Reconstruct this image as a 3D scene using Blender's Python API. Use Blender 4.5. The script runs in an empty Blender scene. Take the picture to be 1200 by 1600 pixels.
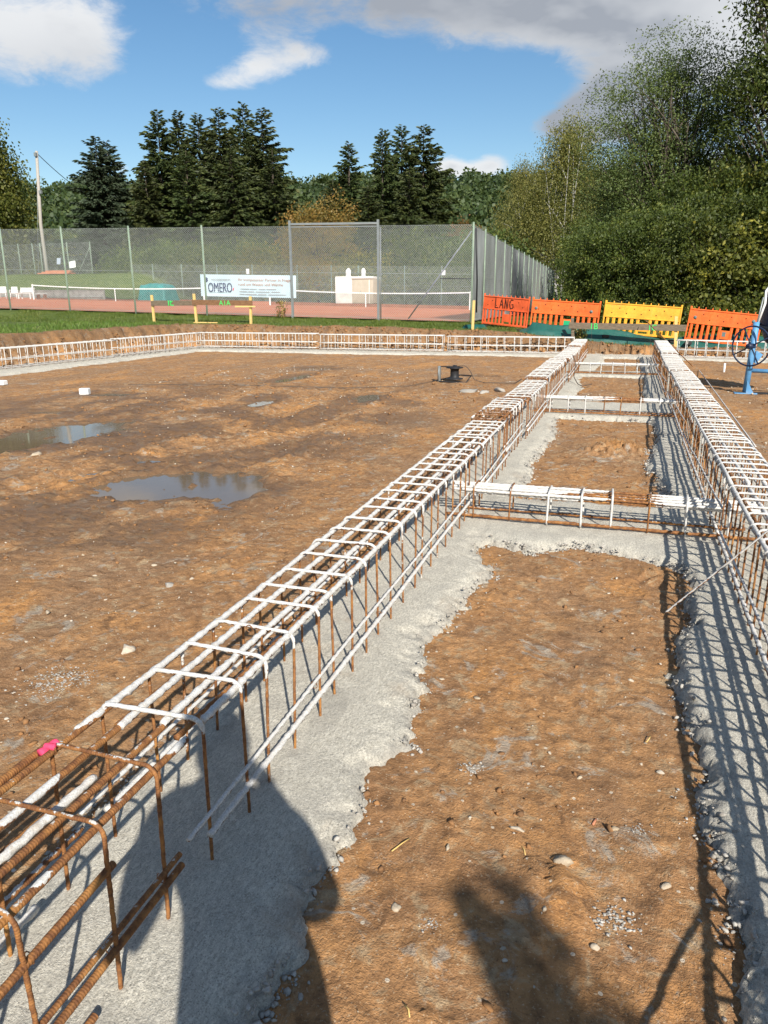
import bpy, math, random
import numpy as np
from mathutils import Vector, Matrix
random.seed(7); RNG = np.random.default_rng(11)
sc = bpy.context.scene
COL = sc.collection

# ------------------------------------------------------------------ camera
FPX, VPX, VPY, CAMH, ROLL = 1150.0, 985.0, 465.0, 1.6, 0.003   # focal length in photo pixels, vanishing point of the beams
def _cam():
    n = np.array([ROLL, 1.0]); n /= np.hypot(*n)
    k = (ROLL*VPX+VPY)/np.hypot(ROLL, 1)
    dist = np.array([600, 800])@n-k
    p = math.atan2(dist, FPX)
    t = np.array([1.0, -ROLL])/np.hypot(1, ROLL)
    s = (np.array([VPX, VPY])-np.array([600, 800]))@t
    yaw = math.atan2(s, math.hypot(FPX, dist))
    fh = np.array([-math.sin(yaw), math.cos(yaw), 0]); r0 = np.array([math.cos(yaw), math.sin(yaw), 0])
    fw = fh*math.cos(p)+np.array([0, 0, -math.sin(p)]); up0 = np.cross(r0, fw)
    r = r0*t[0]-up0*n[0]; up = -(r0*t[1]-up0*n[1])
    return r, up, fw
CR, CU, CF = _cam()
def ray(x, y): return CF*FPX+CR*(x-600)+CU*(800-y)
def atz(x, y, z=0.0):            # ground point seen at a photo pixel, for a known height
    d = ray(x, y); return np.array([0, 0, CAMH])+d*((z-CAMH)/d[2])
def aty(x, y, Y):                # point seen at a photo pixel, for a known depth
    d = ray(x, y); return np.array([0, 0, CAMH])+d*(Y/d[1])
def atd(x, y, D):                # point in a photo direction at a known ground distance
    d = ray(x, y); return np.array([0, 0, CAMH])+d*(D/math.hypot(d[0], d[1]))
cd = bpy.data.cameras.new('camera'); cam = bpy.data.objects.new('camera', cd); COL.objects.link(cam)
cd.sensor_fit = 'VERTICAL'; cd.sensor_height = 36.0; cd.sensor_width = 27.0
cd.lens = 36.0*FPX/1600.0; cd.clip_start = 0.03; cd.clip_end = 6000
cam.matrix_world = Matrix(((CR[0], CU[0], -CF[0], 0), (CR[1], CU[1], -CF[1], 0), (CR[2], CU[2], -CF[2], CAMH), (0, 0, 0, 1)))
sc.camera = cam

# ------------------------------------------------------------------ sun, sky, exposure
SUN_EL, SUN_AZ = math.radians(34.0), math.radians(149.0)
sund = Vector((math.sin(SUN_AZ)*math.cos(SUN_EL), math.cos(SUN_AZ)*math.cos(SUN_EL), math.sin(SUN_EL)))
sl = bpy.data.lights.new('sun', 'SUN'); sl.energy = 4.9; sl.angle = math.radians(0.53); sl.color = (1.0, 0.95, 0.87)
so = bpy.data.objects.new('sun', sl); COL.objects.link(so); so.location = (20, -30, 40)
so.rotation_euler = sund.to_track_quat('Z', 'Y').to_euler()
sc.view_settings.view_transform = 'Standard'; sc.view_settings.look = 'None'
sc.view_settings.exposure = 0.62; sc.view_settings.gamma = 1.0; sc.view_settings.use_curve_mapping = False

class NT:                        # small node-tree helper
    def __init__(s, nt): s.nt = nt; nt.nodes.clear()
    def n(s, t, inp=None, **kw):
        nd = s.nt.nodes.new(t)
        for k, v in kw.items(): setattr(nd, k, v)
        for k, v in (inp or {}).items():
            if isinstance(v, bpy.types.NodeSocket): s.nt.links.new(v, nd.inputs[k])
            else: nd.inputs[k].default_value = v
        return nd
    def m(s, op, a, b=0.0, c=None, clamp=False):
        i = {0: a, 1: b}
        if c is not None: i[2] = c
        return s.n('ShaderNodeMath', i, operation=op, use_clamp=clamp).outputs[0]
    def mr(s, v, a, b, c=0.0, d=1.0, smooth=True):
        return s.n('ShaderNodeMapRange', {0: v, 1: a, 2: b, 3: c, 4: d}, interpolation_type='SMOOTHSTEP' if smooth else 'LINEAR').outputs[0]
    def mix(s, f, a, b, mode='MIX'):
        nd = s.n('ShaderNodeMix', None, data_type='RGBA', blend_type=mode)
        for k, v in ((0, f), (6, a), (7, b)):
            if isinstance(v, bpy.types.NodeSocket): s.nt.links.new(v, nd.inputs[k])
            elif k: nd.inputs[k].default_value = (*v, 1) if len(v) == 3 else v
            else: nd.inputs[k].default_value = v
        return nd.outputs[2]
    def noise(s, vec, scale, detail=4, rough=0.55, dist=0.0):
        i = {'Scale': scale, 'Detail': detail, 'Roughness': rough, 'Distortion': dist}
        if vec is not None: i['Vector'] = vec
        return s.n('ShaderNodeTexNoise', i).outputs[0]
    def vm(s, op, a, b): return s.n('ShaderNodeVectorMath', {0: a, 1: b}, operation=op).outputs[0]

def world():
    w = bpy.data.worlds.new('World'); sc.world = w; w.use_nodes = True
    T = NT(w.node_tree)
    sky = T.n('ShaderNodeTexSky', sky_type='NISHITA', sun_disc=False, sun_elevation=SUN_EL, sun_rotation=SUN_AZ,
              altitude=300, air_density=1.15, dust_density=0.1, ozone_density=2.0)
    tc = T.n('ShaderNodeTexCoord').outputs['Generated']
    sep = T.n('ShaderNodeSeparateXYZ', {0: tc})
    x, y, z = sep.outputs
    az = T.m('MULTIPLY', T.m('ARCTAN2', x, y), 57.2958)
    el = T.m('MULTIPLY', T.m('ARCSINE', z), 57.2958)
    def blob(px, py, rx, ry, amp, acc):            # cloud bank at a sky direction, radii in photo pixels
        d = ray(px, py); a0 = math.degrees(math.atan2(d[0], d[1])); e0 = math.degrees(math.asin(d[2]/np.linalg.norm(d)))
        u = T.m('DIVIDE', T.m('SUBTRACT', az, a0), rx*0.0478/math.cos(math.radians(e0))*1.0)
        v = T.m('DIVIDE', T.m('SUBTRACT', el, e0), ry*0.0478)
        r2 = T.m('ADD', T.m('MULTIPLY', u, u), T.m('MULTIPLY', v, v))
        g = T.m('MULTIPLY', T.m('POWER', 2.71828, T.m('MULTIPLY', r2, -1.0)), amp)
        return g if acc is None else T.m('ADD', acc, g)
    # wide field of broken cloud that goes on all round; then the banks in view and the clear gap between them
    mp = T.n('ShaderNodeMapping', {'Vector': tc, 'Scale': (1.0, 1.0, 2.2)}).outputs[0]
    n1 = T.noise(mp, 4.2, 5, 0.58, 0.3)
    n2 = T.noise(mp, 15.0, 7, 0.66, 0.35)
    f = T.m('ADD', T.m('MULTIPLY', n1, 0.52), T.m('MULTIPLY', n2, 0.72))
    a = None
    for b in ((20, 40, 130, 65, .22), (115, 72, 85, 52, .27), (412, 100, 54, 34, .46), (335, 132, 50, 17, .40), (480, 84, 38, 17, .32), (245, 92, 22, 12, .12), (370, 25, 80, 25, .10),
              (600, -5, 230, 38, .26), (830, 12, 200, 55, .36), (1000, 30, 130, 60, .34), (900, 195, 56, 22, .72), (955, 165, 56, 34, .55), (1010, 110, 60, 45, .24), (1160, 90, 110, 110, .16),
              (702, 252, 24, 19, .42), (768, 248, 28, 19, .42), (735, 264, 62, 12, .40), (188, 262, 18, 12, .36),
              (560, 150, 330, 78, -.36), (330, 62, 90, 20, -.22), (240, 215, 330, 60, -.36), (620, 230, 200, 34, -.30), (790, 130, 70, 38, -.24), (250, 40, 55, 60, -.24), (60, 190, 200, 40, -.22)):
        a = blob(*b, a)
    dens = T.m('ADD', f, a)
    mask = T.mr(dens, 0.55, 0.90)
    # body of the cloud: sunlit white skirts, grey thick middles and bases
    grey = None
    for b in ((560, -5, 200, 50, .7), (780, 20, 240, 60, .75), (1000, 20, 160, 70, .3), (915, 188, 95, 48, 1.4), (1010, 120, 80, 60, .6), (120, 105, 120, 40, .5), (360, 20, 100, 30, .4)):
        grey = blob(*b, grey)
    n3 = T.noise(mp, 6.0, 4, 0.55)
    thick = T.mr(dens, 0.8, 1.25)
    gf = T.m('ADD', T.m('MULTIPLY', grey, T.m('ADD', 0.35, n3)), T.m('MULTIPLY', T.m('MULTIPLY', thick, T.mr(n3, .35, .7)), 0.75), None, True)
    ccol = T.mix(gf, (7.8, 7.9, 8.0), (3.4, 3.65, 4.1))
    # a little more blue, as the phone camera shows it
    skc = T.n('ShaderNodeHueSaturation', {'Saturation': 1.22, 'Value': 1.0, 'Color': sky.outputs[0]}).outputs[0]
    col = T.mix(T.m('MULTIPLY', mask, 0.96), skc, ccol)
    bg = T.n('ShaderNodeBackground', {'Color': col, 'Strength': 0.074})
    out = T.n('ShaderNodeOutputWorld', {'Surface': bg.outputs[0]})
world()

sc.cycles.max_bounces = 6; sc.cycles.diffuse_bounces = 3; sc.cycles.glossy_bounces = 3; sc.cycles.transmission_bounces = 4; sc.cycles.transparent_max_bounces = 8
# ------------------------------------------------------------------ helpers: noise, meshes
def _hash(ix, iy, seed):
    h = (ix.astype(np.int64)*374761393+iy.astype(np.int64)*668265263+seed*1442695041) & 0xffffffff
    h = ((h ^ (h >> 13))*1274126177) & 0xffffffff
    return (h ^ (h >> 16)) & 0xffffffff
def gnoise(x, y, seed=0):
    x = np.asarray(x, float); y = np.asarray(y, float)
    ix = np.floor(x); iy = np.floor(y); fx = x-ix; fy = y-iy
    ux = fx*fx*fx*(fx*(fx*6-15)+10); uy = fy*fy*fy*(fy*(fy*6-15)+10)
    def g(dx, dy):
        a = _hash(ix+dx, iy+dy, seed)*(2*math.pi/4294967296.0)
        return np.cos(a)*(fx-dx)+np.sin(a)*(fy-dy)
    n0 = g(0, 0)*(1-ux)+g(1, 0)*ux; n1 = g(0, 1)*(1-ux)+g(1, 1)*ux
    return (n0*(1-uy)+n1*uy)*1.5
def fbm(x, y, seed=0, octs=4, gain=.5, lac=2.03):
    s = 0; a = 1.0
    for o in range(octs):
        s = s+a*gnoise(x, y, seed+o*17); a *= gain; x = x*lac+3.1; y = y*lac+1.7
    return s
def sstep(a, b, v):
    t = np.clip((v-a)/(b-a), 0, 1); return t*t*(3-2*t)

def mesh_np(name, V, F, attrs=None, smooth=True):
    V = np.ascontiguousarray(V, np.float32); F = np.ascontiguousarray(F, np.int32)
    me = bpy.data.meshes.new(name); k = F.shape[1]
    me.vertices.add(len(V)); me.vertices.foreach_set('co', V.ravel())
    me.loops.add(F.size); me.loops.foreach_set('vertex_index', F.ravel())
    me.polygons.add(len(F)); me.polygons.foreach_set('loop_start', np.arange(0, F.size, k, dtype=np.int32))
    me.update(calc_edges=True)
    if smooth: me.polygons.foreach_set('use_smooth', np.ones(len(F), bool))
    for an, av in (attrs or {}).items():
        at = me.attributes.new(an, 'FLOAT', 'POINT'); at.data.foreach_set('value', np.ascontiguousarray(av, np.float32).ravel())
    return me

class MB:                        # collects shapes, builds one mesh
    def __init__(s): s.v = []; s.f = []; s.n = 0; s.at = []; s.sm = []
    def add(s, V, F, coat=0.0, al=None, smooth=False):
        V = np.asarray(V, float); s.v.append(V)
        s.f += [tuple(int(i)+s.n for i in q) for q in F]; s.sm += [smooth]*len(F)
        s.n += len(V)
        s.at.append(np.stack([np.broadcast_to(np.asarray(coat, float), (len(V),)), np.zeros(len(V)) if al is None else al], 1))
        return s
    def box(s, c, d, rot=None, bev=0.0, coat=0.0):
        hx, hy, hz = d[0]/2, d[1]/2, d[2]/2
        if bev <= 0:
            P = np.array([[x, y, z] for z in (-hz, hz) for y in (-hy, hy) for x in (-hx, hx)])
            F = [(0, 2, 3, 1), (4, 5, 7, 6), (0, 1, 5, 4), (2, 6, 7, 3), (0, 4, 6, 2), (1, 3, 7, 5)]
        else:
            P = []; idx = {}
            for sx in (-1, 1):
                for sy in (-1, 1):
                    for sz in (-1, 1):
                        for ax in range(3):
                            p = [sx*(hx-bev), sy*(hy-bev), sz*(hz-bev)]; p[ax] = (sx*hx, sy*hy, sz*hz)[ax]
                            idx[(sx, sy, sz, ax)] = len(P); P.append(p)
            P = np.array(P); F = []
            def q(*ks):
                ids = [idx[k] for k in ks]; pts = P[ids]; nn = np.cross(pts[1]-pts[0], pts[2]-pts[1])
                F.append(tuple(ids) if nn@pts.mean(0) > 0 else tuple(ids[::-1]))
            S = (-1, 1)
            for a in S:
                q((a, -1, -1, 0), (a, 1, -1, 0), (a, 1, 1, 0), (a, -1, 1, 0)); q((-1, a, -1, 1), (1, a, -1, 1), (1, a, 1, 1), (-1, a, 1, 1)); q((-1, -1, a, 2), (1, -1, a, 2), (1, 1, a, 2), (-1, 1, a, 2))
                for b in S:
                    q((a, b, -1, 0), (a, b, 1, 0), (a, b, 1, 1), (a, b, -1, 1)); q((a, -1, b, 0), (a, 1, b, 0), (a, 1, b, 2), (a, -1, b, 2)); q((-1, a, b, 1), (1, a, b, 1), (1, a, b, 2), (-1, a, b, 2))
                    for e in S: q((a, b, e, 0), (a, b, e, 1), (a, b, e, 2))
        if rot is not None: P = P@np.array(rot).T
        return s.add(P+np.array(c), F, coat)
    def tube(s, pts, r, seg=8, coat=0.0, cap=True, rib=0.0, ribp=0.011, lump=0.0, smooth=True):
        P = np.asarray(pts, float); n = len(P)
        R = np.broadcast_to(np.asarray(r, float), (n,)).copy()
        T = np.gradient(P, axis=0); T /= np.linalg.norm(T, axis=1)[:, None]+1e-12
        a = np.array([0, 0, 1.0]) if abs(T[0][2]) < .9 else np.array([1.0, 0, 0])
        U = np.zeros_like(P)
        u = np.cross(a, T[0]); u /= np.linalg.norm(u)
        for i in range(n):
            u = u-T[i]*(u@T[i]); u /= np.linalg.norm(u)+1e-12; U[i] = u
        W = np.cross(T, U)
        L = np.concatenate([[0], np.cumsum(np.linalg.norm(np.diff(P, axis=0), axis=1))])
        th = np.arange(seg)*2*math.pi/seg
        RR = np.repeat(R[:, None], seg, 1)
        if rib: RR = RR*(1+rib*(1-.85*(np.broadcast_to(np.asarray(coat, float), (n,)) > .45))[:, None]*np.clip(np.sin(2*math.pi*L[:, None]/ribp+5.0*np.abs(((th[None]+.3) % math.pi)-math.pi/2)), -.2, 1))
        if lump: RR = RR*(1+lump*(gnoise(L[:, None]*38+RNG.random()*99, np.cos(th)[None]*1.2+np.zeros((n, 1)), int(RNG.integers(99)))+.7*gnoise(L[:, None]*95, np.sin(th)[None]*1.5+np.zeros((n, 1)), 5)))
        V = P[:, None]+RR[..., None]*(np.cos(th)[None, :, None]*U[:, None]+np.sin(th)[None, :, None]*W[:, None])
        F = []
        for i in range(n-1):
            for j in range(seg):
                k = (j+1) % seg; F.append((i*seg+j, i*seg+k, (i+1)*seg+k, (i+1)*seg+j))
        V = V.reshape(-1, 3)
        c = np.broadcast_to(np.asarray(coat, float), (n,)); c = np.repeat(c, seg); al = np.repeat(L, seg)
        if cap:
            F.append(tuple(range(seg))[::-1]); F.append(tuple((n-1)*seg+j for j in range(seg)))
        return s.add(V, F, c, al, smooth)
    def lathe(s, prof, seg=16, M=None, cap=False):
        th = np.arange(seg)*2*math.pi/seg; V = []; F = []
        for r, z in prof:
            for t in th: V.append((r*math.cos(t), r*math.sin(t), z))
        for i in range(len(prof)-1):
            for j in range(seg):
                k = (j+1) % seg; F.append((i*seg+j, i*seg+k, (i+1)*seg+k, (i+1)*seg+j))
        if cap: F.append(tuple(range(seg))[::-1]); F.append(tuple((len(prof)-1)*seg+j for j in range(seg)))
        V = np.array(V)
        if M is not None: V = V@np.array(M.to_3x3()).T+np.array(M.translation)
        return s.add(V, F, smooth=True)
    def mesh(s, name):
        me = bpy.data.meshes.new(name)
        me.from_pydata(np.concatenate(s.v).tolist(), [], s.f); me.polygons.foreach_set('use_smooth', np.array(s.sm, bool))
        A = np.concatenate(s.at)
        for i, an in enumerate(('coat', 'along')):
            if i == 0 or A[:, i].any():
                at = me.attributes.new(an, 'FLOAT', 'POINT'); at.data.foreach_set('value', np.ascontiguousarray(A[:, i], np.float32))
        me.update(); return me
    def build(s, name, mat, parent=None, loc=(0, 0, 0)):
        return obj(name, s.mesh(name), mat, parent, loc)

def obj(name, me, mat=None, parent=None, loc=(0, 0, 0)):
    o = bpy.data.objects.new(name, me); COL.objects.link(o); o.location = loc
    if mat is not None and me is not None and not me.materials: me.materials.append(mat)
    if parent is not None: o.parent = parent
    return o
def tag(o, label=None, cat=None, group=None, kind=None):
    for k, v in (('label', label), ('category', cat), ('group', group), ('kind', kind)):
        if v: o[k] = v
    return o
def thing(name, label, cat, loc=(0, 0, 0), rz=0.0, group=None):
    o = bpy.data.objects.new(name, None); COL.objects.link(o); o.location = loc; o.rotation_euler = (0, 0, rz); o.empty_display_size = .1
    return tag(o, label, cat, group)
def copy_tree(o, parent=None):
    c = o.copy(); COL.objects.link(c)
    if parent is not None: c.parent = parent
    for ch in [k for k in o.children]: copy_tree(ch, c)
    return c
def rotz(a): return np.array([[math.cos(a), -math.sin(a), 0], [math.sin(a), math.cos(a), 0], [0, 0, 1]])
def roty(a): return np.array([[math.cos(a), 0, math.sin(a)], [0, 1, 0], [-math.sin(a), 0, math.cos(a)]])
def rotx(a): return np.array([[1, 0, 0], [0, math.cos(a), -math.sin(a)], [0, math.sin(a), math.cos(a)]])

# ------------------------------------------------------------------ materials
def mat(name):
    m = bpy.data.materials.new(name); m.use_nodes = True; return m, NT(m.node_tree)
def finish(m, T, col, rough=0.8, bump=None, bstr=0.5, bdist=0.01, spec=0.3, metal=0.0, extra=None):
    i = {'Base Color': col if isinstance(col, bpy.types.NodeSocket) else (*col, 1), 'Roughness': rough, 'Metallic': metal, 'Specular IOR Level': spec}
    if bump is not None:
        i['Normal'] = T.n('ShaderNodeBump', {'Height': bump, 'Strength': bstr, 'Distance': bdist}).outputs[0]
    i.update(extra or {})
    b = T.n('ShaderNodeBsdfPrincipled', i); T.n('ShaderNodeOutputMaterial', {'Surface': b.outputs[0]})
    return m
def pos(T): return T.n('ShaderNodeNewGeometry').outputs['Position']
def attr(T, n): return T.n('ShaderNodeAttribute', attribute_name=n).outputs['Fac']
def plain(name, col, rough=.6, var=.18, scale=9.0, spec=.3, metal=0.0, bump=.15, dirt=None):
    m, T = mat(name); p = T.n('ShaderNodeTexCoord').outputs['Object']
    rnd = T.n('ShaderNodeObjectInfo').outputs['Random']
    n = T.noise(p, scale, 5, .6); n2 = T.noise(p, scale*7, 4, .6)
    k = T.m('ADD', T.m('MULTIPLY', n, .7), T.m('MULTIPLY', n2, .3))
    lo = tuple(c*(1-var) for c in col); hi = tuple(min(1, c*(1+var)) for c in col)
    c = T.mix(T.mr(k, .3, .7), lo, hi)
    if dirt: c = T.mix(T.mr(T.noise(p, scale*.6, 6, .65), .52, .75, 0, .75), c, dirt)
    return finish(m, T, c, T.mr(n2, .3, .7, max(.05, rough-.1), min(1, rough+.12)), n2, bump, .004, spec, metal)

def m_soil():
    m, T = mat('soil'); p = pos(T); wet = attr(T, 'wet'); grs = attr(T, 'bank')
    st = T.n('ShaderNodeMapping', {'Vector': p, 'Scale': (1.0, .45, 1.0), 'Rotation': (0, 0, -.12)}).outputs[0]
    big = T.noise(st, .8, 5, .6, .4); mid = T.noise(p, 2.6, 6, .62, .3); fin = T.noise(p, 21, 5, .7, .3); grain = T.noise(p, 110, 3, .72); sm = T.noise(p, 8.5, 5, .68, .7)
    c = T.mix(T.mr(mid, .32, .68), (.31, .166, .078), (.475, .248, .10))
    c = T.mix(T.mr(T.noise(st, 1.5, 6, .65, .5), .48, .64, 0, .9), c, (.57, .275, .09))         # orange clay
    c = T.mix(T.mr(big, .48, .66, 0, .75), c, (.31, .19, .105))                                    # dull brown
    c = T.mix(T.mr(sm, .53, .64, 0, .75), c, (.46, .335, .195))                                    # tan loam smears
    c = T.mix(T.mr(T.noise(p, 4.1, 6, .72, 1.0), .56, .64, 0, .8), c, (.42, .375, .30))          # thin cement wash
    c = T.mix(T.mr(sm, .32, .46, .8, 0), c, (.16, .085, .04))
    c = T.mix(T.mr(fin, .34, .62), T.mix(.55, c, (.16, .082, .036)), c)
    c = T.mix(T.mr(grain, .58, .70, 0, .6), c, (.58, .46, .31))                                    # tiny light grains
    c = T.mix(T.mr(grain, .28, .42, .6, 0), c, (.085, .045, .022))
    # strewn pale grit
    vo = T.n('ShaderNodeTexVoronoi', {'Vector': p, 'Scale': 26.0, 'Randomness': 1.0}, feature='F1')
    pk = T.m('MULTIPLY', T.m('LESS_THAN', vo.outputs['Distance'], .16), T.m('GREATER_THAN', T.n('ShaderNodeSeparateColor', {0: vo.outputs['Color']}).outputs[0], .80))
    c = T.mix(T.m('MULTIPLY', pk, .8), c, (.60, .52, .40))
    # wet mud near the puddles
    w = T.m('MULTIPLY', wet, T.mr(mid, .25, .6, .55, 1.0), None, True)
    c = T.mix(T.m('MULTIPLY', w, .78), c, T.mix(mid, (.085, .056, .036), (.165, .10, .055)))
    c = T.mix(T.m('MULTIPLY', grs, T.mr(fin, .25, .6)), c, (.105, .068, .04))
    h = T.m('ADD', T.m('MULTIPLY', T.noise(p, 30, 5, .72, .3), 1.0), T.m('MULTIPLY', T.noise(p, 170, 3, .7), .4))
    rough = T.m('SUBTRACT', .95, T.m('MULTIPLY', w, .55))
    return finish(m, T, c, rough, h, .75, .024, .22)
def m_concrete():
    m, T = mat('lean_concrete'); p = pos(T)
    st = T.n('ShaderNodeMapping', {'Vector': p, 'Scale': (1.0, .35, 1.0), 'Rotation': (0, 0, .5)}).outputs[0]
    a = T.noise(st, 120, 4, .72, .2); b = T.noise(p, 7, 6, .62, .4); g = T.noise(p, 230, 3, .78); dirt = T.noise(p, 2.3, 6, .62, .6)
    edge = attr(T, 'edge')
    c = T.mix(T.mr(a, .3, .7), (.38, .35, .285), (.66, .615, .51))
    c = T.mix(T.mr(b, .42, .7, 0, .6), c, (.42, .39, .33))
    c = T.mix(T.mr(g, .55, .66, 0, .75), c, (.78, .74, .63)); c = T.mix(T.mr(g, .34, .45, .75, 0), c, (.15, .138, .118))
    c = T.mix(T.mr(dirt, .55, .72, 0, .5), c, (.33, .255, .18)); c = T.mix(T.mr(T.noise(st, 5, 5, .65, 1.2), .54, .66, 0, .35), c, (.27, .25, .215))
    c = T.mix(T.m('MULTIPLY', edge, T.mr(b, .35, .65, .1, .5)), c, (.27, .25, .22))
    vo = T.n('ShaderNodeTexVoronoi', {'Vector': p, 'Scale': 75.0}, feature='F1').outputs['Distance']
    h = T.m('ADD', T.m('ADD', T.m('MULTIPLY', a, .7), T.m('MULTIPLY', g, .8)), T.m('MULTIPLY', T.m('SUBTRACT', 1.0, vo), .35))
    return finish(m, T, c, .95, h, .8, .009, .2)
def m_rebar():
    m, T = mat('rusty_rebar_with_cement'); p = pos(T); coat = attr(T, 'coat'); al = attr(T, 'along')
    g = T.n('ShaderNodeNewGeometry'); nz = T.n('ShaderNodeSeparateXYZ', {0: g.outputs['Normal']}).outputs[2]
    n1 = T.noise(p, 45, 5, .65); n2 = T.noise(p, 220, 4, .7); n3 = T.noise(p, 7, 4, .6)
    rust = T.mix(T.mr(n1, .3, .7), (.125, .050, .021), (.33, .145, .045))
    rust = T.mix(T.mr(n3, .52, .7, 0, .75), rust, (.47, .225, .06))
    rust = T.mix(T.mr(n2, .55, .75, 0, .5), rust, (.07, .035, .022))
    cem = T.mix(T.mr(n2, .3, .7), (.42, .405, .375), (.70, .685, .65))
    cem = T.mix(T.mr(n1, .5, .7, 0, .6), cem, (.44, .38, .30))
    k = T.m('ADD', T.m('ADD', coat, T.m('MULTIPLY', T.m('SUBTRACT', n1, .5), 1.3)), T.m('ADD', T.m('MULTIPLY', nz, .30), T.m('MULTIPLY', T.m('SUBTRACT', n3, .5), .6)))
    mk = T.mr(k, .48, .57)
    c = T.mix(mk, rust, cem)
    rib = T.m('MULTIPLY', T.m('SINE', T.m('MULTIPLY', al, 900.0)), T.m('SUBTRACT', 1.0, mk))
    h = T.m('ADD', T.m('ADD', T.m('MULTIPLY', mk, 1.2), T.m('MULTIPLY', n2, .8)), T.m('MULTIPLY', rib, .14))
    return finish(m, T, c, T.mr(mk, 0, 1, .72, .95), h, .6, .004, .3)
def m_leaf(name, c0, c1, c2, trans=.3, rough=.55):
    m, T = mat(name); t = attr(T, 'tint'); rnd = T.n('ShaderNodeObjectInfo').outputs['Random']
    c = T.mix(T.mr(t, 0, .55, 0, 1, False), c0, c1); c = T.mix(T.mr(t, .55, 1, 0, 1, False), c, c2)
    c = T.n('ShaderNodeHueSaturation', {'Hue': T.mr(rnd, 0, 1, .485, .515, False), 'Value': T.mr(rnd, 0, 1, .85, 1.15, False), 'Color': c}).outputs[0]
    pb = T.n('ShaderNodeBsdfPrincipled', {'Base Color': c, 'Roughness': rough, 'Specular IOR Level': .35})
    tr = T.n('ShaderNodeBsdfTranslucent', {'Color': T.mix(.35, c, (.30, .34, .03))})
    mx = T.n('ShaderNodeMixShader', {0: trans, 1: pb.outputs[0], 2: tr.outputs[0]})
    T.n('ShaderNodeOutputMaterial', {'Surface': mx.outputs[0]}); return m
def m_grass_ground():
    m, T = mat('grass_ground'); p = pos(T)
    n = T.noise(p, 1.7, 6, .6, .3); f = T.noise(p, 40, 5, .7)
    c = T.mix(T.mr(n, .35, .65), (.08, .12, .03), (.13, .165, .045)); c = T.mix(T.mr(f, .45, .75, 0, .5), c, (.13, .11, .05))
    return finish(m, T, c, .95, f, .8, .04, .1)
def m_clay():
    m, T = mat('red_clay_court'); p = pos(T)
    n = T.noise(p, .5, 6, .6, .5); f = T.noise(p, 60, 4, .7)
    c = T.mix(T.mr(n, .35, .65), (.46, .145, .075), (.54, .185, .095)); c = T.mix(T.mr(f, .5, .75, 0, .4), c, (.36, .13, .08))
    return finish(m, T, c, .95, f, .3, .01, .1)
def m_water():
    m, T = mat('muddy_water'); p = pos(T)
    c = T.mix(T.noise(p, 2.5, 3), (.13, .095, .062), (.18, .13, .085))
    return finish(m, T, c, .045, T.noise(p, 9, 2), .05, .004, .5, 0, {'IOR': 1.33})
def m_net(name, col, alpha, scale=(1, 1, 1)):
    m, T = mat(name); p = T.n('ShaderNodeMapping', {'Vector': T.n('ShaderNodeTexCoord').outputs['Object'], 'Scale': scale}).outputs[0]
    n = T.noise(p, 1.2, 5, .6, .3); f = T.noise(p, 9, 4, .6)
    c = T.mix(T.mr(n, .35, .7), tuple(k*.75 for k in col), tuple(k*1.15 for k in col))
    pb = T.n('ShaderNodeBsdfDiffuse', {'Color': c}); tl = T.n('ShaderNodeBsdfTranslucent', {'Color': c}); tr = T.n('ShaderNodeBsdfTransparent')
    mx0 = T.n('ShaderNodeMixShader', {0: .25, 1: pb.outputs[0], 2: tl.outputs[0]})
    fa = T.m('ADD', T.mr(n, .3, .7, alpha-.1, alpha+.08), T.m('MULTIPLY', T.m('SUBTRACT', f, .5), .18), None, True)
    mx = T.n('ShaderNodeMixShader', {0: fa, 1: tr.outputs[0], 2: mx0.outputs[0]})
    T.n('ShaderNodeOutputMaterial', {'Surface': mx.outputs[0]}); return m
def m_wood(name, c0, c1, sc_=(3, 3, 40)):
    m, T = mat(name); p = T.n('ShaderNodeMapping', {'Vector': T.n('ShaderNodeTexCoord').outputs['Object'], 'Scale': sc_}).outputs[0]
    n = T.noise(p, 2.0, 6, .65, .4)
    return finish(m, T, T.mix(T.mr(n, .3, .7), c0, c1), .8, n, .3, .004, .2)
def m_bark(name, c0, c1, scale=8):
    m, T = mat(name); p = T.n('ShaderNodeMapping', {'Vector': pos(T), 'Scale': (1, 1, .3)}).outputs[0]
    n = T.noise(p, scale, 6, .7, .4)
    return finish(m, T, T.mix(T.mr(n, .35, .65), c0, c1), .9, n, .6, .03, .1)

M = {}
M['soil'] = m_soil(); M['concrete'] = m_concrete(); M['rebar'] = m_rebar(); M['water'] = m_water()
M['grassg'] = m_grass_ground(); M['clay'] = m_clay()
M['grass'] = m_leaf('grass_blades', (.085, .13, .02), (.13, .19, .032), (.25, .235, .08), .35)
M['spruce'] = m_leaf('spruce_needles', (.022, .033, .011), (.05, .068, .019), (.11, .118, .032), .18, .6)
M['spruce2'] = m_leaf('blue_spruce_needles', (.024, .038, .022), (.048, .068, .036), (.08, .10, .055), .12, .6)
M['leaf_dark'] = m_leaf('dark_leaves', (.03, .048, .013), (.075, .108, .024), (.16, .185, .04), .34)
M['leaf_mid'] = m_leaf('willow_leaves', (.046, .070, .022), (.105, .14, .040), (.21, .24, .075), .36)
M['leaf_birch'] = m_leaf('birch_leaves', (.10, .115, .03), (.19, .195, .048), (.30, .27, .07), .36)
M['leaf_bush'] = m_leaf('bush_leaves', (.034, .054, .013), (.09, .125, .024), (.26, .27, .05), .38)
M['leaf_yellow'] = m_leaf('yellowing_leaves', (.06, .075, .016), (.13, .13, .022), (.32, .27, .04), .32)
M['leaf_autumn'] = m_leaf('autumn_leaves', (.09, .07, .02), (.19, .125, .03), (.27, .13, .035), .3)
M['leaf_maple'] = m_leaf('maple_leaves', (.035, .055, .010), (.085, .105, .018), (.17, .165, .03), .3)
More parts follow.
